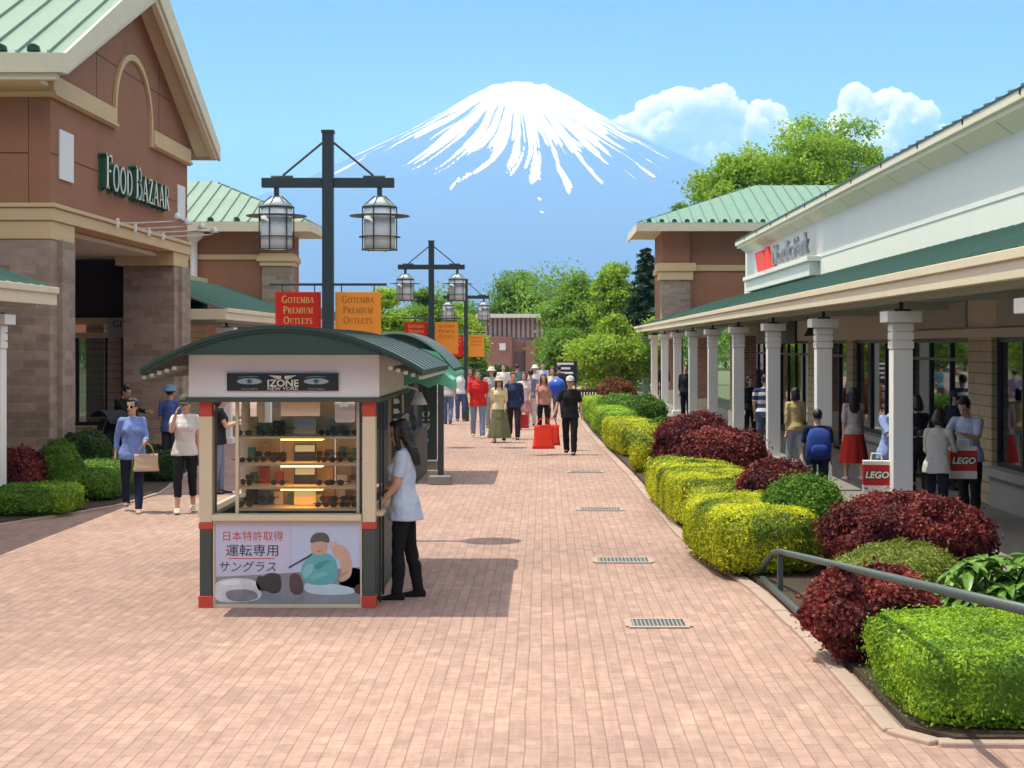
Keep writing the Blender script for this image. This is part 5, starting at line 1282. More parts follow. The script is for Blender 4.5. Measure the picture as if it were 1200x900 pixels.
# ================================================================== street lamps with banners
def make_lamp():
    t = thing('street_lamp', '', 'street lamp', (0,0,0), 0, 'lamp posts with banners down the middle of the mall')
    q = MB(); q.box(-.065,.065,-.065,.065,0,4.89); q.box(-.11,.11,-.11,.11,0,.35); q.box(-.075,.075,-.075,.075,4.86,4.90); q.build('pole', M['lamppole'], t, bevel=.006)
    q = MB(); q.box(-.79,-.07,-.045,.045,4.215,4.33); q.box(.07,.79,-.045,.045,4.215,4.33); q.build('cross_arm', M['lamppole'], t, bevel=.006)
    for sx in (-1,1):
        q = MB(); q.tube([(sx*.07,0,4.75),(sx*.54,0,4.36)], .014, 8); q.tube([(sx*.68,0,4.345),(sx*.42,0,4.345)], .016, 6); q.build('stay', M['lamppole'], t)
    for sx in (-1,1):
        x = sx*.615
        q = MB(); q.box(x-.028,x+.028,-.028,.028,4.08,4.215); q.lathe([(.03,4.12),(.05,4.09),(.05,4.06)], (x,0,0), 12)
        for k in range(6):
            a = 2*PI*k/6+.26; q.tube([(x+.205*math.cos(a),.205*math.sin(a),3.46),(x+.205*math.cos(a),.205*math.sin(a),3.985),(x+.06*math.cos(a),.06*math.sin(a),4.115)], .0075, 6)
        for z, r0, r1 in ((3.87,.20,.36),(3.62,.20,.25),(3.47,.19,.215),(3.975,.195,.21)):
            q.rings([[(x+r*math.cos(2*PI*j/28), r*math.sin(2*PI*j/28), zz) for j in range(28)] for r, zz in ((r0,z),(r1,z),(r1,z+.011),(r0,z+.011),(r0,z))], cap=False)
        ln = q.build('lantern', M['lamppole'], t)
        q = MB(); q.lathe([(.02,3.475),(.185,3.48),(.188,3.72),(.185,3.975)], (x,0,0), 24); q.build('diffuser', M['diffuser'], ln, smooth=True)
        q = MB(); q.lathe([(.19,3.985),(.20,3.99),(.055,4.10),(.02,4.105)], (x,0,0), 24); q.build('cap', M['zinc'], ln, smooth=True)
    q = MB(); q.tube([(-.70,0,3.06),(.70,0,3.06)], .016, 8)
    for x in (-.55,-.16,.16,.55): q.tube([(x,0,3.05),(x,0,2.97)], .007, 6)
    q.build('banner_bar', M['lamppole'], t)
    for sx, mt, nm in ((-1,M['redcloth'],'red_banner'),(1,M['orangecloth'],'orange_banner')):
        x0, x1 = (-.63,-.085) if sx < 0 else (.085,.63); nx, nz = 12, 14; q = MB()
        vs = []
        for k, off in ((0,-.004),(1,.004)):
            for i in range(nz+1):
                for j in range(nx+1):
                    u, v = j/nx, i/nz
                    y = .018*math.sin(u*5+v*2.2+sx)*(v**.7)+off + .03*v*v*math.sin(u*2+1)
                    vs.append((x0+(x1-x0)*u, y, 2.97-.75*v))
        n = (nx+1)*(nz+1); fs = []
        for i in range(nz):
            for j in range(nx):
                a = i*(nx+1)+j; fs.append((a,a+nx+1,a+nx+2,a+1)); fs.append((n+a,n+a+1,n+a+nx+2,n+a+nx+1))
        q.add(vs, fs); bn = q.build(nm, mt, t, smooth=True)
        tx = MB()
        for li, wd in enumerate(('Gotemba','Premium','Outlets')):
            W_ = serif_text(MB(), wd, lambda u,v,w_: (0,0,0), .085, 0)
            xs = .40/W_ if W_ > .40 else 1
            def to3(u, v, w_, li=li, xs=xs, W_=W_):
                xx = (x0+x1)/2-W_*xs/2+u*xs; zz = 2.84-li*.125+v; uu = (xx-x0)/(x1-x0); vv = (2.97-zz)/.75
                return (xx, .018*math.sin(uu*5+vv*2.2+sx)*(max(vv,0)**.7)+.03*vv*vv*math.sin(uu*2+1)-.006-w_, zz)
            serif_text(tx, wd, to3, .085, .002)
        tx.build('lettering', M['gold'] if sx < 0 else cloth((.42,.17,.03)), bn)
    return t
lamp = make_lamp()
for i, (d, px, sc, lab) in enumerate(((19.35,384.5,1.0,'tall dark twin-lantern lamp post rising behind the sunglasses kiosk'),(37,505.5,.965,'middle-distance twin-lantern lamp post between the near lamp post and the crowd'),(50,546,.895,'far twin-lantern lamp post standing beside the man in the red shirt'))):
    o = lamp if i == 0 else copy_tree(lamp)
    o.location = (gx(px,d), d, 0); o.scale = (sc,)*3; o['label'] = lab
# ================================================================== railing
RL = thing('handrail', 'grey-green metal handrail sloping past the maroon bush', 'railing', (2.2, 12, 0)); OL = (2.2, 12, 0)
b = MB(); b.tube([(2.13,15.95,.10),(2.14,15.85,.16),(2.17,15.35,.37),(2.20,15.0,.425),(2.2,14.7,.45),(2.2,6.2,1.235)], .028, 12); b.build('rail', M['steel'], RL, OL, smooth=True)
for y, z in ((15.05,.40),(6.4,1.2)):
    b = MB(); b.box(2.175,2.225,y,y+.05,.0,z); b.build('post', M['steel'], RL, OL, bevel=.004)
b = MB(); b.bar((2.13,15.8,.06),(2.2,12.3,.06),.045,.05); b.build('bottom_rail', M['steel'], RL, OL, bevel=.004)
# ================================================================== board and fence at the end of the mall
SB = thing('notice_board', 'black notice board with white lines behind the crowd', 'sign', (gx(663,60), 60, 0))
q = MB(); q.box(-.42,.42,-.03,.03,.95,1.75); q.box(-.40,-.34,-.03,.03,0,.95); q.box(.34,.40,-.03,.03,0,.95); q.build('panel', M['black'], SB)
q = MB()
for k, (a, w_) in enumerate(((-.33,.62),(-.33,.5),(-.33,.6),(-.3,.3))): q.box(a, a+w_, -.036, -.031, 1.62-k*.17, 1.70-k*.17)
q.build('white_lines', M['kwhite'], SB)
FE = thing('fence', 'dark slatted fence at the far end of the planting', 'fence', (1.5, 57, 0))
q = MB(); q.box(-.35,1.6,-.02,.02,.7,.76); q.box(-.35,1.6,-.02,.02,.1,.16)
for k in range(20): q.box(-.35+k*.1, -.29+k*.1, -.016, .016, 0, .8)
q.build('slats', M['black'], FE)
# ================================================================== vegetation
def leaf_mesh(name, P, N, size, tint, aspect=.5, jitter=.5, core=None, fold=.25):
    """P points, N outward normals; one folded diamond leaf (2 quads sharing the midrib) per point"""
    n = len(P)
    r = RNG.normal(size=(n,3)); nn = N + r*jitter; nn /= np.linalg.norm(nn, axis=1)[:,None]+1e-9
    t = RNG.normal(size=(n,3)); t -= nn*np.sum(t*nn, axis=1)[:,None]; t /= np.linalg.norm(t, axis=1)[:,None]+1e-9
    bt = np.cross(nn, t)
    s = size*RNG.uniform(.65,1.3,n) if np.isscalar(size) else size
    s = s[:,None]
    a = P - t*s*.5; c = P + t*s*.5; l = P + bt*s*aspect*.5 + nn*s*fold*.35; q = P - bt*s*aspect*.5 + nn*s*fold*.35
    V = np.stack([a, q, c, l], 1).reshape(-1,3).astype(np.float32)
    F = (np.arange(n)[:,None]*4 + np.array([[0,1,2,0,2,3]])).reshape(-1,3)   # two triangles
    tint = np.repeat(tint, 2)
    if core is not None:
        cv, cf, ct = core
        F = np.concatenate([F, cf+len(V)]); V = np.concatenate([V, cv.astype(np.float32)]); tint = np.concatenate([tint, ct])
    me = bpy.data.meshes.new(name)
    me.vertices.add(len(V)); me.vertices.foreach_set('co', V.ravel())
    m = len(F)
    me.loops.add(m*3); me.loops.foreach_set('vertex_index', F.ravel().astype(np.int32))
    me.polygons.add(m); me.polygons.foreach_set('loop_start', np.arange(0, m*3, 3, dtype=np.int32)); me.polygons.foreach_set('loop_total', np.full(m, 3, np.int32))
    at = me.attributes.new('tint', 'FLOAT', 'FACE'); at.data.foreach_set('value', np.clip(tint,0,1).astype(np.float32))
    me.update(calc_edges=True)
    return me

def hashn(ix, iy, iz, seed):
    h = (ix*374761393 + iy*668265263 + iz*2147483647 + seed*974711) & 0xffffffff
    h = ((h ^ (h >> 13))*1274126177) & 0xffffffff
    return ((h ^ (h >> 16)) & 0xffff)/65535.0
def vnoise(p, seed=0):
    p = np.asarray(p, float); i = np.floor(p).astype(np.int64); f = p-i; f = f*f*(3-2*f); out = 0
    for dx in (0,1):
        for dy in (0,1):
            for dz in (0,1):
                w_ = (f[:,0] if dx else 1-f[:,0])*(f[:,1] if dy else 1-f[:,1])*(f[:,2] if dz else 1-f[:,2])
                out = out + w_*hashn(i[:,0]+dx, i[:,1]+dy, i[:,2]+dz, seed)
    return out
def fbm(p, seed=0, oct=4):
    o, a, s = 0, .5, 1.0
    for k in range(oct): o = o + a*vnoise(p*s, seed+k*17); a *= .5; s *= 2.03
    return o/(1-.5**oct)

def sph(n):
    v = RNG.normal(size=(n,3)); return v/np.linalg.norm(v, axis=1)[:,None]

def core_from(fn, n=26, k=16, scale=.9, tint=.3):
    """closed inner surface of the bush from its radial function"""
    th = np.linspace(.02, PI-.02, k+1); ph = np.linspace(0, 2*PI, n, endpoint=False)
    T, Pp = np.meshgrid(th, ph, indexing='ij')
    D = np.stack([np.sin(T)*np.cos(Pp), np.sin(T)*np.sin(Pp), np.cos(T)], -1).reshape(-1,3)
    V = fn(D)[0]*scale; F = []
    for i in range(k):
        for j in range(n):
            a, b_, c, d = i*n+j, i*n+(j+1)%n, (i+1)*n+(j+1)%n, (i+1)*n+j
            F += [(a,d,c),(a,c,b_)]
    return V, np.array(F), np.full(len(F), tint)

def bush(name, label, cat, loc, rx, ry, h, mat, n, size, power=2.0, lump=.12, lscale=2.2, seed=0, tint_bias=0., aspect=.5, jitter=.45, rz=0, group=None, shell=.10, spike=0, patch=0):
    """power 2 = round shrub, 5+ = clipped hedge block. base on the ground at loc"""
    hh = h/2
    def fn(D):
        r = 1/((np.abs(D[:,0])**power + np.abs(D[:,1])**power + np.abs(D[:,2])**power)**(1/power))
        q = D*r[:,None]
        l = 1 + lump*(fbm(q*lscale+seed*3.7, seed, 3)-.5)*2
        P = q*l[:,None]*np.array([rx,ry,hh]); P[:,2] += hh
        g = np.sign(q)*np.abs(q)**(power-1)/np.array([rx,ry,hh]); g /= np.linalg.norm(g, axis=1)[:,None]+1e-9
        return P, g
    D = sph(n)
    # sample evenly: cube-ish directions for hedges
    if power > 3:
        D = RNG.uniform(-1,1,(n,3)); ax = RNG.integers(0,3,n); sg = RNG.choice([-1,1], n); w_ = np.array([ry*hh, rx*hh, rx*ry]); w_ = w_/w_.sum()
        ax = RNG.choice(3, n, p=w_); D[np.arange(n), ax] = sg
    P, g = fn(D)
    k = 1 - np.abs(RNG.normal(0, shell*.5, n)); k = np.where(RNG.uniform(size=n) < .07, k+RNG.uniform(0,.06+spike,n), k)
    C = np.array([0,0,hh]); P = C + (P-C)*k[:,None]
    P[:,2] = np.maximum(P[:,2], .01)
    tint = .5 + (fbm(P*3.2+seed, seed+5, 3)-.5)*1.5 + RNG.normal(0,.16,n) + tint_bias
    if patch:      # older green growth in irregular patches, plus shade tinted into front and right faces
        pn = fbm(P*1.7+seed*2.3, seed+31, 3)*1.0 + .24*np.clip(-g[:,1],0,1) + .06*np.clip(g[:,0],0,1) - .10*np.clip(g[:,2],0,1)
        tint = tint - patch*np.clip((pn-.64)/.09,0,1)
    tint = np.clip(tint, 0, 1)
    V, Fc, ct = core_from(fn, scale=.90); V = C*.1*0 + V; V[:,2] = np.maximum(V[:,2]+hh*.06, .005); ct = np.full(len(Fc), .25)
    me = leaf_mesh(name, P, g, size, tint, aspect, jitter, (V, Fc, ct))
    o = link(name, me, mat, None, loc, rz)
    return tag(o, label, cat, group)

F_yel = foliage('golden_hedge_leaves', (.07,.14,.015), (.50,.53,.018), (.70,.69,.03), .30)
F_lime = foliage('lime_hedge_leaves', (.07,.16,.018), (.28,.46,.025), (.44,.60,.04), .30)
F_grn = foliage('green_shrub_leaves', (.06,.13,.015), (.12,.26,.024), (.22,.38,.04), .28)
F_mar = foliage('maroon_leaves', (.06,.014,.018), (.17,.03,.032), (.38,.075,.06), .28)
F_pale = foliage('pale_conifer_leaves', (.13,.18,.03), (.25,.30,.05), (.38,.40,.08), .25)
F_dark = foliage('dark_shrub_leaves', (.02,.05,.012), (.045,.10,.018), (.09,.16,.03), .22)
F_rho = foliage('broad_glossy_leaves', (.06,.14,.025), (.13,.27,.04), (.22,.38,.06), .22, .35)
F_t1 = foliage('bright_tree_leaves', (.17,.29,.025), (.31,.48,.04), (.46,.60,.07), .45)
F_t2 = foliage('mid_tree_leaves', (.09,.19,.025), (.19,.34,.035), (.31,.46,.055), .42)
F_con = foliage('conifer_leaves', (.012,.035,.012), (.025,.065,.02), (.05,.10,.03), .15)
F_rust = foliage('rusty_leaves', (.12,.04,.015), (.26,.10,.035), (.30,.22,.06), .25)

GRP = 'clipped bushes in the planting along the shops'
def bx(x0, x1, y0, y1): return ((x0+x1)/2, (y0+y1)/2, .04), (x1-x0)/2, (y1-y0)/2
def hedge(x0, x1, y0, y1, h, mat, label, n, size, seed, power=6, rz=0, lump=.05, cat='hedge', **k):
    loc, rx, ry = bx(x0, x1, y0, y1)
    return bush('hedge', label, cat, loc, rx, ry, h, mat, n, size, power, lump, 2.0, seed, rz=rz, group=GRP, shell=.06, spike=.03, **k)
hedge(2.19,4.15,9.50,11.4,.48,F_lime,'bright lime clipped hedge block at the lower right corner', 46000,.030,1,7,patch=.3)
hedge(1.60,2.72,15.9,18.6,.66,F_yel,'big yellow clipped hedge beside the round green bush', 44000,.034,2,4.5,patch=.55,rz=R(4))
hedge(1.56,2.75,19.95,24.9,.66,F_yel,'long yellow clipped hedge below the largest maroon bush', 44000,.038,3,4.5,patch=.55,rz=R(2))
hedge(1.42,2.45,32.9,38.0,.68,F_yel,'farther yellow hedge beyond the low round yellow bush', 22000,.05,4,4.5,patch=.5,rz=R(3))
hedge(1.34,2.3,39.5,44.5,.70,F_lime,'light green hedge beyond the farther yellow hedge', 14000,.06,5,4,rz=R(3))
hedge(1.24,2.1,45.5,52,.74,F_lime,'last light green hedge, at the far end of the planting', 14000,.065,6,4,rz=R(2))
def shrub(px, d, w_px, top, mat, label, n, size, seed, cat='shrub', base=.04, name='shrub', ry=None, **k):
    rx = w_px/2/F*d; h = gz(top, d)-base
    return bush(name, label, cat, (gx(px,d), d, base), rx, ry or rx*.9, h, mat, n, size, k.pop('power',2.2), k.pop('lump',.26), k.pop('lscale',2.9), seed, group=GRP, spike=k.pop('spike',.09), **k)
shrub(760, 29.3, 44, 513, F_yel, 'low round yellow bush between two yellow hedges', 12000,.042,7, power=2.8, lump=.07)
shrub(1022, 11.9, 150, 664, F_mar, 'rounded maroon bush leaning over the kerb beside the lime hedge', 26000,.042,8, aspect=.62, jitter=.8, shell=.22)
shrub(1062, 15.4, 190, 577, F_mar, 'wide maroon bush behind the handrail, below the white column', 38000,.045,9, aspect=.6, jitter=.8, shell=.25, spike=.06)
shrub(1050, 13.6, 150, 634, F_pale, 'pale yellow-green feathery shrub between two maroon bushes', 18000,.04,10, aspect=.3, jitter=.9, shell=.25, spike=.08)
shrub(941, 16.9, 100, 555, F_grn, 'round bright green bush above the big yellow hedge', 26000,.036,11, lump=.10, jitter=.7, shell=.2)
shrub(911, 20.2, 96, 540, F_mar, 'low maroon bush behind the round green bush', 20000,.045,12, aspect=.6, jitter=.8, shell=.25)
shrub(848, 24.0, 108, 500, F_mar, 'largest maroon bush, above the long yellow hedge', 32000,.050,13, aspect=.6, jitter=.8, shell=.25, lump=.12)
shrub(812, 28.8, 90, 484, F_mar, 'far maroon bush behind the largest maroon bush', 20000,.055,14, aspect=.6, jitter=.8, shell=.25)
shrub(820, 21.6, 46, 556, F_dark, 'dark green shrub in the gap under the largest maroon bush', 9000,.045,15, jitter=.8, shell=.25)
shrub(776, 34.0, 40, 490, F_grn, 'small green shrub beside the far maroon bush', 8000,.05,16, jitter=.8)
shrub(728, 46, 60, 462, F_grn, 'wide dark green shrub behind the light green hedges', 14000,.07,17, ry=1.6, jitter=.8)
shrub(756, 42, 50, 463, F_grn, 'fresh green shrub near the far arcade columns', 10000,.06,18, jitter=.8)
shrub(722, 55, 46, 444, F_rust, 'rusty red-brown shrub at the far end of the planting', 9000,.08,19, jitter=.8)
shrub(872, 17.2, 44, 600, F_dark, 'low dark green shrub between the yellow hedge and the low maroon bush', 6000,.045,20, jitter=.8) if False else None
# broad-leaved plant by the rail: rosettes of long leaves
def rosette(label, loc, rad, h, nros, seed):
    rr = random.Random(seed); q = MB()
    for k in range(nros):
        c = Vector((rr.uniform(-rad,rad), rr.uniform(-rad*.7,rad*.7), h*rr.uniform(.35,1)))
        for j in range(9):
            a = 2*PI*j/9+rr.uniform(-.3,.3); L = rr.uniform(.16,.27); wd = L*.17; up = rr.uniform(-.15,.55)
            dr = Vector((math.cos(a),math.sin(a),0)); sd_ = Vector((-math.sin(a),math.cos(a),0)); pts = []
            for i in range(6):
                t = i/5; pts.append((c + dr*L*t + Vector((0,0,up*L*t - .55*L*t*t)), wd*math.sin(PI*min(1,.08+t*.92))**.8))
            vs = []
            for p, w_ in pts: vs += [p-sd_*w_+Vector((0,0,w_*.35)), p, p+sd_*w_+Vector((0,0,w_*.35))]
            fs = []
            for i in range(5): fs += [(3*i,3*i+1,3*i+4,3*i+3),(3*i+1,3*i+2,3*i+5,3*i+4)]
            q.add(vs, fs)
        q.tube([(c.x*.3,c.y*.3,0),(c.x*.8,c.y*.8,c.z*.6),tuple(c)], [.014,.011,.008], 6)
    o = q.build('broadleaf_shrub', F_rho, None, loc=loc, smooth=True)
    me = o.data; at = me.attributes.new('tint','FLOAT','FACE'); at.data.foreach_set('value', [rr.random() for _ in me.polygons])
    return tag(o, label, 'shrub', GRP)
rosette('broad-leaved glossy green shrub at the right edge behind the rail', (gx(1172,12.4), 12.6, .04), .46, .66, 34, 3)
# left planting
LG = 'bushes in the planting under the left buildings'
def lshrub(px, d, wpx, top, mat, label, n, size, seed, **k):
    o = shrub(px, d, wpx, top, mat, label, n, size, seed, **k); o['group'] = LG; return o
lshrub(30, 22.3, 90, 568, F_grn, 'low dark clipped hedge at the left edge of the photo', 14000,.04,31, power=4, lump=.08, cat='hedge', name='hedge', ry=.7)
lshrub(62, 22.4, 62, 567, F_lime, 'low yellow-green hedge in front of the round left bush', 9000,.038,32, power=4, lump=.08, cat='hedge', name='hedge', ry=.5)
lshrub(117, 24.6, 72, 540, F_grn, 'clipped green hedge beside the woman in the blue blouse', 14000,.042,33, power=3.6, lump=.08, cat='hedge', name='hedge', ry=1.0)
lshrub(70, 23.4, 54, 517, F_grn, 'round light green bush in front of the stone pier', 14000,.042,34, jitter=.8, shell=.25)
lshrub(22, 23.2, 70, 524, F_mar, 'dark maroon bush in shade at the left edge', 14000,.05,35, jitter=.8, aspect=.6)
lshrub(101, 26.4, 56, 503, F_dark, 'dark green shrub behind the clipped hedge', 12000,.05,36, jitter=.8)
lshrub(165, 29.2, 60, 520, F_dark, 'dark shrub behind the two walking women', 12000,.055,37, jitter=.8)
lshrub(186, 27.5, 56, 530, F_dark, 'low dark hedge along the shaded path', 10000,.05,38, power=4, cat='hedge', name='hedge')
rk = MB()
for i in range(16):
    t = i/15; rk.ellipsoid((-6.95+.9*t+.06*math.sin(i*5), 21.2+3.6*t, .05), (.07+.03*math.sin(i*3), .08, .05+.02*math.sin(i*7)), 8, 6)
rk = None
# ---------------- trees
def tree(name, label, loc, h, cr, mat, n=26000, leaf=.22, seed=0, lobes=16, base=.28, trunk=.2, group='trees beyond the mall', shape='round'):
    rr = np.random.default_rng(seed+100)
    t = thing(name, label, 'tree', loc, 0, group)
    # crown lobes
    L = []
    zc = h*(base+(1-base)*.5); hz = h*(1-base)*.5
    for k in range(lobes):
        v = rr.normal(size=3); v /= np.linalg.norm(v); q = rr.uniform(.35,.86)
        c = np.array([v[0]*cr*q, v[1]*cr*q, zc+v[2]*hz*q]); L.append((c, cr*rr.uniform(.26,.46)))
    L.append((np.array([0,0,zc]), cr*.55)); L.append((np.array([0,0,h-cr*.3]), cr*.30))
    # twig clusters on the lobes, leaves in the clusters
    tot = sum(r*r for _, r in L); P = []; N = []; T = []
    for c, r in L:
        m = max(1, int(n*r*r/tot)); nc = max(6, m//38)
        d = rr.normal(size=(nc,3)); d /= np.linalg.norm(d,axis=1)[:,None]
        lump_ = 1+.35*(fbm(d*1.9+c, seed, 2)-.5)*2
        cc = c + d*(r*lump_*(1-np.abs(rr.normal(0,.16,nc))))[:,None]*np.array([1,1,.85])
        idx = rr.integers(0, nc, m)
        cs = r*.20+leaf*.5
        off = rr.normal(size=(m,3))*cs*np.array([1,1,.55])
        P.append(cc[idx]+off); N.append(d[idx]*.6+np.array([0,0,.55])+off*.3); T.append(np.clip(.5+rr.normal(0,.17,nc)[idx]+rr.normal(0,.10,m)+(fbm(cc[idx]*.8, seed+3, 2)-.5)*.6,0,1))
    P = np.concatenate(P); N = np.concatenate(N); T = np.concatenate(T)
    keep = P[:,2] > h*.10; P, N, T = P[keep], N[keep], T[keep]
    me = leaf_mesh('crown', P, N/np.linalg.norm(N,axis=1)[:,None], leaf, T, .55, .75)
    link('crown', me, mat, t)
    q = MB(); q.tube([(0,0,-.1),(.05*cr*.2,0,h*.18),(.03*cr,.02*cr,h*.42),(0,0,h*.72)], [trunk,trunk*.8,trunk*.55,trunk*.18], 10)
    for k in range(9):
        c, r = L[k % len(L)]; z0 = h*(.2+.05*k); s0 = Vector((0,0,z0)); e = Vector(c)
        q.tube([s0, s0.lerp(e,.5)+Vector((0,0,-.05*h*.3)), e], [trunk*.38,trunk*.24,trunk*.08], 6)
    q.build('trunk', M['bark'], t, smooth=True)
    return t
def conifer(label, loc, h, cr, mat, n=16000, leaf=.2, seed=0):
    rr = np.random.default_rng(seed+300); t = thing('conifer', label, 'tree', loc, 0, 'trees beyond the mall')
    nb = 90; P = []; N = []; T = []; q = MB(); q.tube([(0,0,-.1),(0,0,h*.5),(0,0,h*.98)], [.2,.12,.02], 8)
    for k in range(nb):
        z = h*(.10+.88*(k/nb)**.9); L = cr*(1-(z/h))**.8*rr.uniform(.75,1.12)+.12; a = k*2.4+rr.uniform(-.3,.3); m = int(n/nb*(.35+1.3*(1-z/h)))
        u = rr.uniform(.1,1,m); sp = rr.normal(size=(m,3))*np.array([.16,.16,.10])*(L*.5+.15)
        p = np.stack([np.cos(a)*L*u, np.sin(a)*L*u, z-.22*L*u*u+.0*u], 1)+sp; P.append(p); N.append(np.tile([np.cos(a)*.5,np.sin(a)*.5,.6],(m,1))); T.append(np.clip(.4+.3*u+rr.normal(0,.15,m),0,1))
        if k % 3 == 0: q.tube([(0,0,z),(math.cos(a)*L*.8,math.sin(a)*L*.8,z-.15*L)], [.03,.008], 5)
    me = leaf_mesh('crown', np.concatenate(P), np.concatenate(N), leaf, np.concatenate(T), .35, .8); link('crown', me, mat, t); q.build('trunk', M['bark'], t, smooth=True)
    return t
def ptree(px, d, wpx, top, mat, label, seed, base=.12, n=24000, leaf=.2, name='tree', lobes=18, trunk=.2):
    return tree(name, label, (gx(px,d), d, 0), gz(top,d), wpx/2/F*d, mat, n, leaf, seed, lobes, base, trunk)
ptree(862, 88, 130, 178, F_t1, 'light green tree rising behind the hip roof, left part of the clump', 1, .4, 34000, .24, trunk=.28)
ptree(945, 92, 190, 134, F_t1, 'tallest bright green tree behind the white shop roof', 2, .35, 60000, .24, lobes=26, trunk=.32)
ptree(1022, 96, 90, 172, F_t1, 'slim bright green tree at the right end of the clump behind the shops', 3, .4, 26000, .24, trunk=.25)
ptree(798, 96, 40, 238, F_t2, 'thin tree tip left of the hip roof', 4, .5, 9000, .22, trunk=.15)
conifer('dark conifer beside the hip-roofed corner building', (gx(757,84), 84, 0), gz(287,84), 2.1, F_con, 26000, .2, 5)
ptree(612, 134, 84, 316, F_t2, 'round dark green tree above the far brick building', 6, .15, 26000, .22)
ptree(676, 96, 96, 318, F_t2, 'broad mid green tree left of the dark conifer', 7, .06, 34000, .21)
ptree(722, 90, 76, 305, F_t1, 'bright green tree in front of the dark conifer', 8, .06, 30000, .2)
ptree(718, 70, 90, 368, F_t1, 'low spreading light green tree at the end of the planting', 9, .03, 34000, .16, lobes=22)
ptree(664, 84, 60, 384, F_t2, 'dense green tree right of the far brick building', 10, .03, 24000, .17)
ptree(452, 62, 76, 338, F_t1, 'light green tree behind the red and orange banners', 11, .05, 26000, .17)
ptree(495, 78, 70, 336, F_t2, 'mid green tree behind the middle lamp post', 12, .05, 24000, .18)
ptree(530, 88, 76, 356, F_t1, 'pale green tree behind the far lamp post', 13, .05, 24000, .18)
ptree(415, 92, 80, 352, F_t2, 'green tree seen between the near lamp post and its orange banner', 14, .05, 20000, .2)
ptree(556, 76, 36, 404, F_t2, 'low green tree left of the far brick building', 15, .03, 14000, .15)
ptree(250, 72, 130, 352, F_t2, 'green tree seen under the far left arcade', 16, .03, 22000, .18)
ptree(345, 84, 90, 362, F_t2, 'green tree beyond the end of the far left arcade', 19, .03, 20000, .18)
ptree(768, 78, 60, 372, F_t1, 'light green tree seen through the far arcade columns', 17, .03, 18000, .16)
ptree(583, 66, 36, 428, F_dark, 'dark low yew behind the crowd', 18, .02, 12000, .12)
ptree(690, 128, 200, 330, F_t2, 'farthest wide green tree behind the others', 20, .05, 26000, .28)
ptree(510, 134, 150, 352, F_t2, 'farthest green tree left of the brick building', 21, .05, 22000, .28)
# the dense wood that closes the view behind the trees
nW = 50000; xw_ = RNG.uniform(-60,60,nW); yw_ = RNG.uniform(150,175,nW); hz_ = 4.2+2.4*fbm(np.stack([xw_*.14,yw_*.1,0*xw_],1),3,3); zw_ = hz_*RNG.uniform(0,1,nW)**.6
Pw = np.stack([xw_,yw_,zw_],1); Nw = np.tile([0,-.5,.7],(nW,1))
wd = link('woodland', leaf_mesh('woodland', Pw, Nw, .55, np.clip(.5+(fbm(Pw*.5,9,3)-.5)*1.6,0,1), .6, .7), F_t2); tag(wd, 'far dense green woodland closing the end of the mall', 'woodland', kind='stuff')
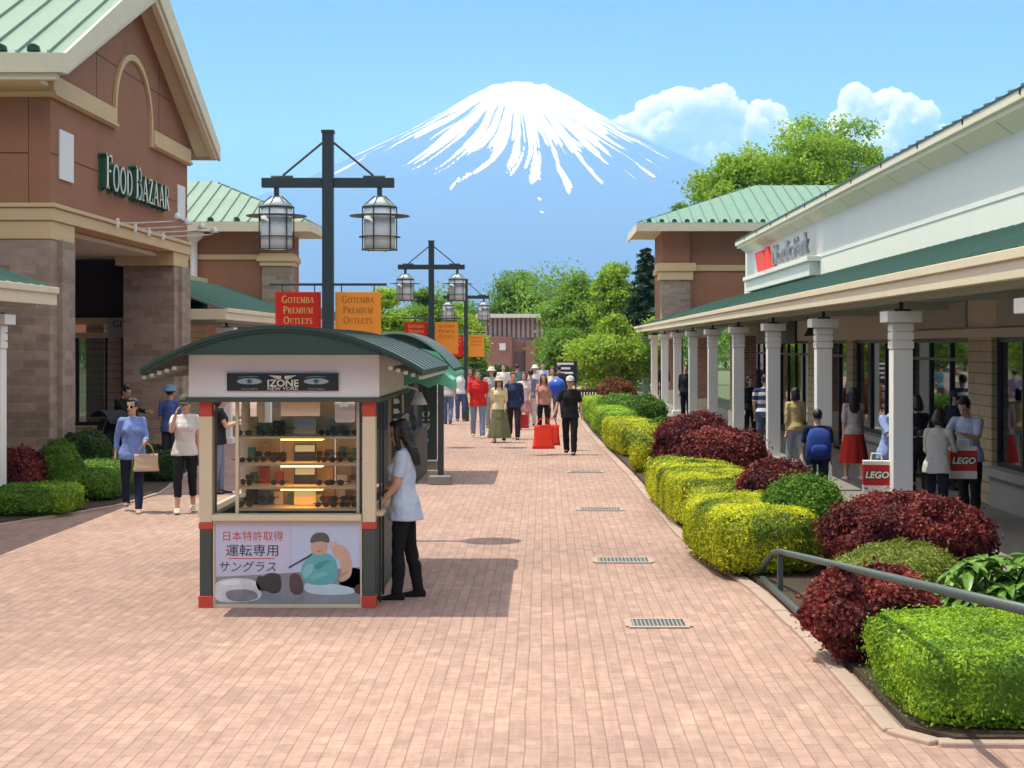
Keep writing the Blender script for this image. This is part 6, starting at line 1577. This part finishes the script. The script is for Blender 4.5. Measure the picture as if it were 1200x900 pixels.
# ================================================================== the snow-capped mountain, 22 km away
MD, PXM = 22000.0, 22000.0/F
mx, mz = gx(609, MD), EYE
def mountain():
    nr, nt_ = 260, 900
    rp = np.concatenate([np.linspace(0,60,46)[:-1], np.linspace(60,230,140)[:-1], np.geomspace(230,1000,nr-184)])
    ctl_r = [0,14,26,34,42,60,80,102,132,186,260,400,600,1000]
    ctl_d = [11,7,2.0,.8,5.5,15,28,40.5,58,85,121,176,235,318]
    fine = np.linspace(0,1000,4000); sm = np.interp(fine, ctl_r, ctl_d); k = np.ones(13)/13; pad = np.pad(sm, 6, mode='edge'); sm = np.convolve(pad, k, 'valid')
    drop = np.interp(rp, fine, sm)
    th = np.linspace(0, 2*PI, nt_, endpoint=False)
    Rr, Th = np.meshgrid(rp, th, indexing='ij')
    D = np.repeat(drop[:,None], nt_, 1)
    cx, sy = np.cos(Th), np.sin(Th)
    def ring(freq, rs, seed, oct=3):
        warp = (fbm(np.stack([cx.ravel()*3, sy.ravel()*3, Rr.ravel()*.006],1), seed+50, 2).reshape(Rr.shape)-.5)*.22
        a = Th+warp
        return fbm(np.stack([np.cos(a).ravel()*freq, np.sin(a).ravel()*freq, Rr.ravel()*rs],1), seed, oct).reshape(Rr.shape)
    g1 = 1-np.abs(ring(9, .004, 1)-.5)*4      # broad ribs running down the cone
    g2 = 1-np.abs(ring(26, .008, 2)-.5)*4
    g3 = ring(58, .007, 3)
    amp = np.clip(Rr/70, 0, 1)*np.clip(1.2-Rr/900,.3,1)
    H = -D + amp*(2.6*(g1-.3) + 1.3*(g2-.3) + .7*(g3-.5)) 
    rim = np.exp(-((Rr-31)/9)**2); H += rim*(fbm(np.stack([cx.ravel()*5,sy.ravel()*5,0*cx.ravel()],1),8,3).reshape(Rr.shape)-.5)*9
    X = mx + Rr*PXM*cx; Y = MD + Rr*PXM*sy*np.where(sy > 0, .5, 1); Z = mz + (405-102)*PXM + H*PXM
    # lying snow: lower limit varies round the cone, cut up by the ribs
    lim = 63 + 17*cx + (0)*sy
    lim = np.where(cx > 0, 94+10*cx, 92+36*cx)
    side = np.abs(cx) > .93
    lim = np.where(cx < -.90, 96, lim); lim = lim - 30*np.clip((cx-.70)/.25, 0, 1)
    st = (g1*.5+g2*.42+(g3-.5)*3.0+(ring(5,.012,9)-.5)*1.2)
    dx = Rr*cx; lim = lim + 3*np.clip(1-np.abs(dx-30)/90,0,1) - 44*np.clip((dx-86)/50,0,1) - np.where(cx > -.93, 16*np.clip((-dx-112)/40,0,1), 0)
    snow = (lim - D)/25 + (st-.64)*3.3*np.clip((D-3)/34,.12,1)
    snow = np.clip(snow*1.6+.5, 0, 1)
    snow = np.maximum(snow, np.where((cx < -.955) & (sy < .2), np.clip((100-D)/12,0,1)*np.clip((g3-.30)/.1,0,1), 0))
    snow = np.where((D < 16) & (g3 > .62) & (rim > .3), snow*.2, snow)
    V = np.stack([X,Y,Z],-1).reshape(-1,3)
    i, j = np.meshgrid(np.arange(len(rp)-1), np.arange(nt_), indexing='ij'); jj = (j+1) % nt_
    Fq = np.stack([i*nt_+j, (i+1)*nt_+j, (i+1)*nt_+jj, i*nt_+jj], -1).reshape(-1,4)
    me = bpy.data.meshes.new('mountain'); me.vertices.add(len(V)); me.vertices.foreach_set('co', V.astype(np.float32).ravel())
    me.loops.add(Fq.size); me.loops.foreach_set('vertex_index', Fq.ravel().astype(np.int32)); me.polygons.add(len(Fq))
    me.polygons.foreach_set('loop_start', np.arange(0,Fq.size,4,dtype=np.int32)); me.polygons.foreach_set('loop_total', np.full(len(Fq),4,np.int32))
    at = me.attributes.new('snow','FLOAT','POINT'); at.data.foreach_set('value', snow.ravel().astype(np.float32))
    me.polygons.foreach_set('use_smooth', np.ones(len(Fq),bool)); me.update(calc_edges=True)
    m, nt, b = newmat('mountain_surface')
    a = nt.nodes.new('ShaderNodeAttribute'); a.attribute_name = 'snow'
    f = ramp(nt, a.outputs['Fac'], [(.34,0.0),(.64,1.0)])
    c = mixrgb(nt, f, (.05,.05,.055), (.90,.89,.87)); lk(nt, c, b.inputs['Base Color']); b.inputs['Roughness'].default_value = .9; b.inputs['Specular IOR Level'].default_value = .1
    o = link('mountain', me, m); o['kind'] = 'structure'
mountain()

# ================================================================== cumulus clouds beyond the mountain
CD = 31500.0; CP = CD/F
cm = bpy.data.materials.new('cloud_vapour'); cm.use_nodes = True; nt = cm.node_tree; nt.nodes.remove(nt.nodes['Principled BSDF'])
v = nt.nodes.new('ShaderNodeVolumePrincipled'); v.inputs['Color'].default_value = (1,1,1,1); v.inputs['Density'].default_value = .016; v.inputs['Anisotropy'].default_value = 0
lk(nt, v.outputs[0], nt.nodes['Material Output'].inputs['Volume'])
CLOUD_SURF = bpy.data.materials.new('cloud_white'); CLOUD_SURF.use_nodes = True; _n = CLOUD_SURF.node_tree; _n.nodes.remove(_n.nodes['Principled BSDF'])
_d = _n.nodes.new('ShaderNodeBsdfDiffuse'); _d.inputs[0].default_value = (.97,.96,.94,1); _t = _n.nodes.new('ShaderNodeBsdfTranslucent'); _t.inputs[0].default_value = (.98,.97,.95,1)
_m = _n.nodes.new('ShaderNodeMixShader'); _m.inputs[0].default_value = .55; lk(_n,_d.outputs[0],_m.inputs[1]); lk(_n,_t.outputs[0],_m.inputs[2]); lk(_n,_m.outputs[0],_n.nodes['Material Output'].inputs[0])
def cloud(label, puffs, seed, vox=34):
    rr = random.Random(seed); q = MB(); cx0 = gx(puffs[0][0], CD); cz0 = gz(puffs[0][1], CD)
    for px, py, r in puffs:
        px, py = px-(14 if seed == 1 else 0), py+(16 if seed == 1 else 10)
        c = Vector((gx(px,CD)-cx0, rr.uniform(-1,1)*r*CP*.5, gz(py,CD)-cz0)); R_ = r*CP*1.1
        q.ellipsoid(c, (R_, R_, R_*.8), 18, 12)
        for k in range(9):
            d = Vector((rr.gauss(0,1), rr.gauss(0,1), abs(rr.gauss(0,1))*.9+.1)).normalized(); s = R_*rr.uniform(.28,.5)
            q.ellipsoid(c+Vector((d.x*R_*.85,d.y*R_*.85,d.z*R_*.7)), (s,s,s*.9), 12, 8)
    me = remesh(q, vox, 2)
    n = len(me.vertices); co = np.empty(n*3, np.float32); me.vertices.foreach_get('co', co); co = co.reshape(-1,3); no = np.empty(n*3, np.float32); me.vertices.foreach_get('normal', no); no = no.reshape(-1,3)
    d = (fbm(co/420+seed, seed, 3)-.5)*460 + (.5-np.abs(fbm(co/190+seed, seed+1, 3)-.5)*2)*230 + (fbm(co/70, seed+2, 2)-.5)*90
    me.vertices.foreach_set('co', (co+no*d[:,None]).astype(np.float32).ravel()); me.update()
    o = link('cloud', me, CLOUD_SURF if not VOLC else cm, None, (cx0, CD, cz0)); tag(o, label, 'cloud', 'white clouds beside the mountain')
VOLC = True
cloud('large white cumulus cloud touching the right flank of the snowy mountain', [(728,172,16),(742,160,22),(722,188,10),(736,192,12),(770,150,32),(785,118,20),(815,110,18),(848,112,20),(878,122,18),(910,128,16),(800,140,30),(832,128,32),(860,135,28),(890,145,30),(920,150,24),(800,175,22),(850,175,20),(760,185,14),(905,170,18),(945,165,16)], 1)
cloud('smaller white cumulus cloud at the right, above the shop roof', [(1000,140,22),(1015,120,18),(1045,116,18),(1075,128,16),(1098,148,10),(1030,130,26),(1060,140,26),(1085,150,16),(1015,165,20),(1050,170,22),(985,160,16)], 2)
# ================================================================== the air itself
HB = MB(); HB.box(-15000,15000,-2800,28300,-1.2,3720)
hm = bpy.data.materials.new('haze'); hm.use_nodes = True; nt = hm.node_tree; nt.nodes.remove(nt.nodes['Principled BSDF'])
hv = nt.nodes.new('ShaderNodeVolumePrincipled'); hv.inputs['Color'].default_value = (.16,.345,1.0,1); hv.inputs["Density"].default_value = 12.5e-5; hv.inputs['Absorption Color'].default_value = (.74,.84,1,1)
lk(nt, hv.outputs[0], nt.nodes['Material Output'].inputs['Volume'])
hz = HB.build('haze', hm); tag(hz, 'pale blue haze filling the air as far as the mountain', 'haze', kind='stuff')
